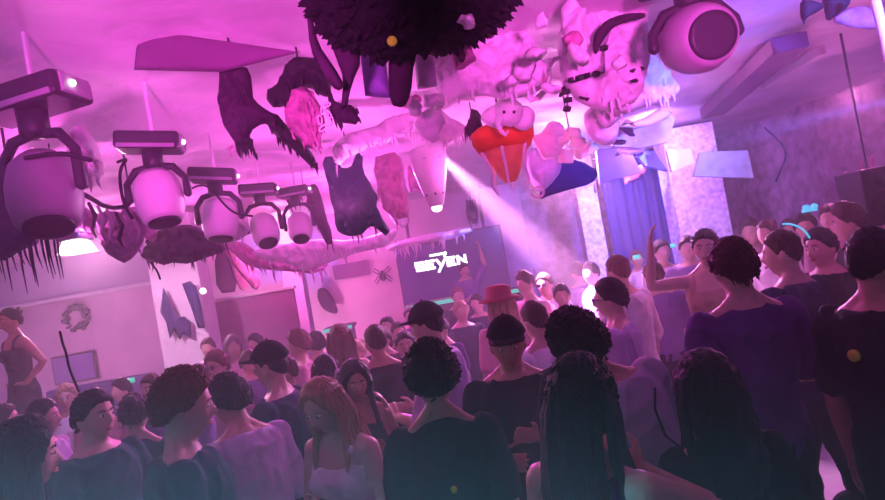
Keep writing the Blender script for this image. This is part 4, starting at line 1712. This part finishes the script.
# nearest people
person(88, 391, 3.0, 250, 'person with dark hair and dark top below the thin bent wire', hc='black', tc='teal', al='bent', ar='bent', group=CR, lod=0, extra=[('cord', [(0.28, -0.004, 1.42), (0.28, -0.004, 1.35), (0.263, 0.043, 1.315), (0.239, 0.108, 1.31), (0.222, 0.155, 1.33), (0.212, 0.184, 1.36)])])
person(131, 394, 3.5, 20, 'dark-haired person in dark top with a pale collar, beside the wire person', 'f', 'bun', tc='teal', group=CR, lod=1)
person(174, 373, 2.35, 290, 'man with auburn curly hair and big dark shirt, facing the afro-haired person', hair='curly', hc='auburn', tc='teal', top='loose', group=CR, lod=0, pitch=-8)
person(227, 374, 3.0, 50, 'person with fluffy black hair and loose lavender shirt seen from behind', hair='curly', hc='black', tc='lavender', top='loose', lean=8, al='chest', ar='bent', group=CR, lod=0, pitch=-10)
person(270, 343, 3.5, 78, 'man in black cap and navy t-shirt in profile facing left', hair='fade', tc='navy', extra=[('cap', 'black')], group=CR, lod=0)
person(321, 374, 2.7, 150, 'blonde woman in white tank top looking down', 'f', 'long', 'blonde', 0, 'tank', 'white', lean=5, pitch=-16, al='bent', ar='chest', group=CR, lod=0)
person(351, 361, 3.6, 200, 'dark-haired woman raising a hand to her face', 'f', 'wavy', 'black', 1, 'tank', 'black', al='face', ar='chest', pitch=-10, group=CR, lod=0)
person(374, 325, 4.4, 25, 'short-haired man in black t-shirt seen from behind, mid crowd', hair='fade', hc='brown', skin=1, tc='black', group=CR, lod=1)
person(403, 331, 5.0, 185, 'woman with a brightly lit smiling face among dark heads', 'f', 'bun', 'black', 0, 'tee', 'plum', group=CR, lod=1)
person(427, 303, 3.7, 70, 'man in black cap and pale lavender t-shirt turned left', hair='fade', skin=0, top='loose', tc='lavender', extra=[('cap', 'black')], al='bent', ar='bent', group=CR, lod=0, pitch=-6)
person(427, 345, 2.35, 5, 'person with big dark curly hair and black top, back to us', 'f', 'curly', 'black', 1, 'tee', 'black', group=CR, lod=0, extra=[('emblem', M_yellow, .0, 1.27, -1, .012)])
person(503, 317, 2.98, 175, 'stocky man in black cap and black t-shirt looking down at his hand', hair='fade', skin=1, tc='black', top='loose', extra=[('cap', 'black'), ('earring', -1), ('emblem', mat('blue_print', (.06, .08, .5), .7), -.08, 1.3, 1, .02)], al='chest', ar='bent', pitch=-9, group=CR, lod=0)
person(533, 301, 3.9, 40, 'man with short violet-lit hair and white collar left of the spiky-haired man', hair='fade', hc='brown', tc='white', group=CR, lod=1)
person(575, 303, 2.3, 22, 'man with spiky black hair and pale t-shirt crossed by a dark cord', hair='messy', hc='black', skin=1, tc='grey', top='loose', al='bent', ar='bent', tilt=-6, lean=4, sway=-13,
       extra=[('cord', [(.10, -.135, 1.42), (.05, -.16, 1.37), (.04, -.168, 1.28), (.10, -.16, 1.18), (.15, -.13, 1.12), (.13, -.14, 1.08), (.07, -.16, 1.10)])], group=CR, lod=0)
person(609, 278, 3.9, 65, 'man with short dark hair and glasses in violet-grey t-shirt', hair='short', skin=0, tc='lavender', extra=[('glasses',)], group=CR, lod=0)
person(617, 255, 4.9, 35, 'tall man with cropped hair in a glowing white shirt', hair='fade', hc='auburn', tc='white', top='loose', group=CR, lod=1)
person(570, 357, 1.72, 318, 'woman with long dark hair and bare shoulders, arm bent in front', 'f', 'long', 'black', 1, 'tank', 'plum', al='down', ar=((.5, .7, -.5), (-.8, -.1, .45)), group=CR, lod=0, pitch=-6, extra=[('earring', 1)])
person(703, 355, 1.95, 5, 'dark-haired woman in black seen from behind, under the broad man', 'f', 'wavy', 'black', 1, 'tee', 'black', group=CR, lod=0)
person(730, 238, 2.85, 5, 'broad man with auburn hair in dark violet t-shirt, back to us', hair='short', hc='brown', tc='plum', top='tee', ar='bent', group=CR, lod=0, skin=0)
person(781, 230, 3.6, 28, 'man in navy t-shirt with a glowing cyan headband', hair='fade', hc='brown', tc='navy', stance=3.0, yaw=27, al='bent', ar='bent', extra=[('glow',)], group=CR, lod=0)
person(819, 228, 4.15, 110, 'man in black t-shirt with flushed face turned left near the stone wall', hair='short', tc='black', group=CR, lod=1, al='bent', ar='bent')
person(848, 204, 4.7, 60, 'tall man with swept-up hair behind the dark-haired man at the right edge', hair='quiff', hc='brown', tc='black', group=CR, lod=1)
person(864, 229, 2.45, 292, 'big man in black t-shirt with a mustard spot, at the right edge', hair='fade', hc='black', skin=1, tc='black', al='down', ar='down', group=CR, lod=0,
       extra=[('emblem', M_yellow, -.02, 1.33, -1, .022)])
person(703, 229, 4.7, 150, 'person in a tan top reaching one arm straight up', 'f', 'bun', 'black', 0, 'tank', 'tan', al='down', ar=((.42, .5, .02), (-.12, .1, 1)), sway=-4, group=CR, lod=1)
person(652, 262, 5.6, 10, 'person in violet shirt beside the man in glowing white', hair='short', hc='brown', tc='violet', group=CR, lod=1)
person(498, 288, 4.9, 15, 'long-haired blonde person in a plum bucket hat', 'f', 'long', 'blonde', 0, 'tee', 'pink', extra=[('hat', 'red')], group=CR, lod=1)
person(338, 325, 5.0, 5, 'woman with long straight auburn hair seen from behind', 'f', 'long', 'auburn', 0, 'tank', 'pink', group=CR, lod=1)
person(322, 356, 3.9, 330, 'person wearing headphones behind the blonde woman', 'm', 'short', 'black', 0, 'tee', 'plum', extra=[('headphone',)], group=CR, lod=1)
person(298, 331, 5.4, 95, 'young man with curly auburn hair facing left', hair='curly', hc='auburn', tc='pink', group=CR, lod=1)
person(315, 333, 6.1, 20, 'dark short-haired person right of the curly auburn young man', hair='messy', hc='black', tc='plum', group=CR, lod=1)
person(38, 400, 3.9, 280, 'person in pale lavender shirt by the left edge', hair='short', hc='black', tc='lavender', group=CR, lod=1)
person(14, 421, 2.2, 300, 'person with dark hair and bare pink arms at the lower left corner', 'f', 'wavy', 'black', 0, 'tank', 'teal', al='bent', ar='bent', group=CR, lod=0, lean=6)
person(65, 384, 5.2, 200, 'blond person with brightly lit face behind the wire person', hair='short', hc='blonde', tc='white', group=CR, lod=1)
# behind
FAR = [
    (525, 272, 6.4, 120, 'm', 'quiff', 'brown', 'pink', 'man with swept-up hair looking left under the light beam', ()),
    (543, 273, 6.7, 150, 'm', 'short', 'brown', 'white', 'man in white with sunglasses under the light beam', (('glasses',),)),
    (560, 284, 6.0, 170, 'f', 'bun', 'black', 'pink', 'woman in pink top left of the spiky-haired man', ()),
    (577, 262, 7.8, 20, 'm', 'short', 'black', 'violet', 'small dark head just left of the slim pale pillar', ()),
    (659, 240, 7.0, 190, 'm', 'short', 'black', 'white', 'bright-faced man in front of the navy backdrop', ()),
    (456, 287, 8.2, 190, 'm', 'short', 'auburn', 'charcoal', 'small fair-faced person directly below the screen lettering', ()),
    (459, 301, 6.6, 200, 'm', 'short', 'blonde', 'navy', 'blond person in navy below the lettered screen', ()),
    (748, 219, 6.9, 150, 'm', 'messy', 'black', 'pink', 'man with messy black hair left of the headband man', ()),
    (766, 220, 6.0, 120, 'f', 'bun', 'brown', 'white', 'brightly lit woman peering past the headband man', ()),
    (803, 214, 6.3, 150, 'm', 'messy', 'black', 'black', 'black-haired man right of the glowing headband', ()),
    (829, 204, 5.9, 130, 'm', 'short', 'brown', 'pink', 'man with pink-lit face left of the tall swept-hair man', ()),
    (216, 352, 5.2, 160, 'm', 'curly', 'auburn', 'pink', 'curly-haired man with glasses left of the capped profile', (('glasses',),)),
    (232, 336, 6.3, 200, 'f', 'wavy', 'grey', 'pink', 'woman with wavy pale hair standing tallest in the left cluster', ()),
    (246, 350, 5.6, 250, 'm', 'short', 'brown', 'violet', 'man with flushed face just left of the black-capped man', ()),
    (207, 338, 7.4, 180, 'm', 'short', 'brown', 'plum', 'far small head in front of the pale square pillar', ()),
    (284, 356, 4.6, 110, 'm', 'short', 'brown', 'plum', 'man with reddish face right of the capped man in navy', ()),
    (255, 334, 7.6, 150, 'm', 'messy', 'black', 'plum', 'far dark head in front of the plum board', ()),
    (386, 316, 7.0, 170, 'm', 'short', 'black', 'black', 'small dark head under the wall spider', ()),
    (396, 322, 6.4, 200, 'f', 'bun', 'brown', 'plum', 'small brown-haired head left of the lavender-shirt man', ()),
    (381, 327, 5.9, 160, 'm', 'messy', 'brown', 'black', 'small messy-haired head above the smiling woman', ()),
    (356, 340, 5.4, 150, 'f', 'bun', 'blonde', 'pink', 'pink-lit woman between two dark heads in the middle crowd', ()),
    (409, 307, 7.9, 180, 'm', 'short', 'black', 'plum', 'far small head at the lower left screen corner', ()),
    (476, 294, 7.5, 150, 'm', 'short', 'black', 'navy', 'dark head between the blond person and the bucket hat', ()),
    (590, 262, 6.9, 120, 'm', 'short', 'black', 'violet', 'dark head behind the man with glasses', ()),
    (635, 250, 8.2, 170, 'f', 'bun', 'brown', 'white', 'small pale-faced woman by the green lamp', ()),
    (686, 236, 6.6, 160, 'm', 'short', 'black', 'violet', 'dark head at the foot of the wide stone pillar', ()),
    (787, 219, 7.6, 160, 'm', 'short', 'brown', 'plum', 'far head below the cyan twin lamp', ()),
    (121, 378, 5.7, 140, 'm', 'short', 'black', 'plum', 'far dark head by the tall floor speaker', ()),
    (96, 388, 5.0, 200, 'f', 'bun', 'brown', 'pink', 'pink-clad woman behind the wire person', ()),
    (151, 374, 5.1, 160, 'm', 'short', 'brown', 'violet', 'head between the pale pillar and the auburn curly man', ()),
    (886, 199, 5.2, 160, 'm', 'short', 'black', 'white', 'person in white under the hung speaker', ()),
    (190, 366, 4.6, 120, 'f', 'bun', 'brown', 'violet', 'brown-haired woman behind the auburn curly man', ()),
    (440, 318, 6.1, 140, 'm', 'short', 'black', 'plum', 'dark head hidden behind the lavender-shirt capped man', ()),
    (0, 405, 4.6, 300, 'm', 'short', 'black', 'charcoal', 'dark-haired person cut off by the left edge', ()),
]
for (x, y, d, fc, sx, hr_, hc_, tc_, lab, ex) in FAR:
    person(x, y, d, fc, lab, sx, hr_, hc_, 0, 'tee', tc_, extra=list(ex), lod=2 if d > 5.3 and not ex else 1, group=CR)
# performer on the stage, arm up, and the dancer on the podium
person(463, 263, 9.8, 200, 'performer on the stage in front of the lettered screen, one arm up', hair='short', hc='black', tc='violet', al='up', ar='bent', lod=1, base=.35)
person(10, 308, 6.2, 150, 'silhouetted dancer standing high on the podium at the left edge', 'f', 'bun', 'black', 1, 'dress_tank', 'charcoal', bottom='none', al='hip', ar='hip', lod=1, base=.6)
# ------------------------------------------------------------------ light and haze
def spot(loc, at, col, power, size, blend=.4, rad=.05):
    l = bpy.data.lights.new('spot_light', 'SPOT')
    l.color = col
    l.energy = power
    l.spot_size = radians(size)
    l.spot_blend = blend
    l.shadow_soft_size = rad
    o = bpy.data.objects.new('spot_light', l)
    COL.objects.link(o)
    o.location = loc
    D = Vector(at) - Vector(loc)
    o.rotation_euler = D.to_track_quat('-Z', 'Y').to_euler()
    return o


def point(loc, col, power, rad=.06):
    l = bpy.data.lights.new('point_light', 'POINT')
    l.color = col
    l.energy = power
    l.shadow_soft_size = rad
    o = bpy.data.objects.new('point_light', l)
    COL.objects.link(o)
    o.location = loc
    return o


MAG = (1, .10, .80)
PINK = (1, .28, .62)
VIO = (.5, .22, 1)
BLU = (.12, .16, 1)
TEAL = (.08, .5, .75)
# added washes, unseen behind the viewer, aimed over the heads at the ceiling
def wash(x, yaw, pitch, col, power, size, blend=.6, rad=.15, z=2.3, y=-.9):
    D = Vector((sin(radians(yaw)) * cos(radians(pitch)), cos(radians(yaw)) * cos(radians(pitch)), sin(radians(pitch))))
    return spot((x, y, z), Vector((x, y, z)) + D * 4, col, power, size, blend, rad)


for x_, yaw_, pw_ in ((-2.6, -40, 500), (-1.4, -22, 900), (-.5, -5, 1300), (.5, 9, 1300), (1.8, 27, 450), (3.0, 42, 300)):
    wash(x_, yaw_, 15, MAG, pw_ * 1.25, 30, .8, .12, 2.0)
spot((2.2, -.8, 2.3), P(640, 140, 6.5), BLU, 7500, 20, .9, .1)
spot((-3.2, -.8, 2.3), P(30, 80, 3.5), (.35, .2, 1), 260, 30, .9, .1)
# wall washes at the back
spot((-2.2, 8.6, 3.1), (-2.4, 12, 1.6), (1, .2, .6), 420, 110, .8, .1)
spot((-6.2, 7.2, 3.1), (-6.6, 12, 1.7), (.6, .3, 1), 150, 110, .8, .1)
spot((2.6, 7.0, 3.1), (2.9, 12, 1.9), VIO, 300, 120, .8, .1)
spot((2.2, 4.6, 3.1), P(700, 200, 8.2), (.5, .42, 1), 260, 40, .8, .1)
spot((.9, 1.2, 2.9), (5.6, 8.0, 2.2), (.9, .1, .6), 160, 50, .9, .1)
# low pink uplight behind the crowd, on the far floor
spot((-3.0, 10.2, .4), (-3.0, 12, 2.2), (1, .4, .75), 250, 120, .8, .1)
spot((-6.6, 10.2, 1.3), (-6.6, 12, 1.4), (1, .4, .85), 90, 140, .8, .1)
# backlights over the crowd
spot((-1.2, 9.2, 3.1), (-.6, 4.0, 1.2), MAG, 1200, 80, .6, .1)
spot((-4.6, 8.6, 3.1), (-2.6, 4.0, 1.0), (1, .4, .75), 800, 80, .6, .1)
spot((1.8, 8.6, 3.1), (1.2, 4.0, 1.2), (1, .35, .9), 1500, 80, .6, .1)
spot((4.4, 6.5, 3.0), (2.4, 3.0, 1.2), (1, .2, .7), 300, 80, .6, .1)
# added up-spots, unseen and not from the moving heads, brightening the ceiling
for x_, y_, p_ in ((-2.6, 4.4, 45), (-.7, 5.0, 60), (.6, 6.2, 60), (-2.8, 7.4, 60), (-1.0, 8.4, 50), (-4.6, 6.2, 40)):
    spot((x_, y_, 2.45), (x_, y_ - .3, 3.3), (1, .14, .8), p_, 150, .6, .04)
spot((2.3, 7.7, 3.05), P(636, 240, 9.7), (.1, .12, 1), 1100, 70, .8, .05)  # added blue spot tinting the recess backdrop
spot((-3.2, 4.6, 3.1), P(180, 330, 8), (1, .55, .95), 500, 34, .8, .05)  # added spot, unseen, brightening the front of the pale square pillar
# light beams in the haze
spot(P(430, 146, 6.9), P(592, 300, 6.6), (1, .35, .9), 36000, 19, 1, .03)
spot(P(80, 236, 4.7), PZ(135, 0, 3.15), (.35, .22, 1), 2600, 20, 1, .03)
spot(P(905, 96, 5.0), P(650, 160, 6.6), BLU, 9000, 12, 1, .03)
spot(P(77, 252, 4.8), P(110, 420, 5.6), (.4, .35, 1), 160, 100, 1, .04)
# floor patch on the right
spot(PZ(842, 455, 0) + Vector((.1, .3, 3.15)), PZ(842, 455, 0), (1, .62, .95), 4500, 24, .6, .05)
# added teal spots, source unseen, lighting the fog at lower left
spot((-3.0, .7, 2.1), (-.5, .8, 1.36), (.06, .5, .72), 1300, 31, .9, .05)
spot((-3.4, -.9, 2.6), (-.9, 2.4, .9), TEAL, 90, 60, .8, .2)

w = bpy.data.worlds.new('world')
scene.world = w
w.use_nodes = True
bg = w.node_tree.nodes['Background']
bg.inputs[0].default_value = (.05, .05, .14, 1)
bg.inputs[1].default_value = .35

hz = bpy.data.materials.new('haze')
hz.use_nodes = True
nt = hz.node_tree
nt.nodes.clear()
out = nt.nodes.new('ShaderNodeOutputMaterial')
vs = nt.nodes.new('ShaderNodeVolumeScatter')
vs.inputs['Density'].default_value = .038
vs.inputs['Anisotropy'].default_value = .25
nt.links.new(vs.outputs[0], out.inputs['Volume'])
bm = bmesh.new()
box(bm, (-.7, 5.4, 1.62), (15.0, 13.1, 3.2))
h = obj('haze', bm, hz, None, False)
tag(h, 'thin stage fog filling the whole room', 'haze', None, 'stuff')

# added fog volume, makes the teal veil between viewer and crowd
fb = bpy.data.materials.new('veil_fog')
fb.use_nodes = True
nt = fb.node_tree
nt.nodes.clear()
out = nt.nodes.new('ShaderNodeOutputMaterial')
vs = nt.nodes.new('ShaderNodeVolumeScatter')
vs.inputs['Anisotropy'].default_value = 0
tc = nt.nodes.new('ShaderNodeTexCoord')
gr = nt.nodes.new('ShaderNodeTexGradient')
gr.gradient_type = 'SPHERICAL'
mp = nt.nodes.new('ShaderNodeMapping')
mp.inputs['Scale'].default_value = (1 / 1.5, 1 / .42, 1 / .75)
ml = nt.nodes.new('ShaderNodeMath')
ml.operation = 'MULTIPLY'
ml.inputs[1].default_value = .75
nt.links.new(tc.outputs['Object'], mp.inputs[0])
nt.links.new(mp.outputs[0], gr.inputs[0])
nt.links.new(gr.outputs['Fac'], ml.inputs[0])
nt.links.new(ml.outputs[0], vs.inputs['Density'])
nt.links.new(vs.outputs[0], out.inputs['Volume'])
bm = bmesh.new()
ball(bm, (0, 0, 0), (1.5, .42, .75), 24)
h = obj('veil_fog', bm, fb, None, True)
h.location = (-.62, .88, 1.3)
tag(h, 'added fog volume making a faint teal veil before the crowd, lower left', 'haze', None, 'stuff')

scene.view_settings.view_transform = 'Standard'
scene.view_settings.look = 'None'
scene.view_settings.exposure = 0
scene.view_settings.gamma = 1
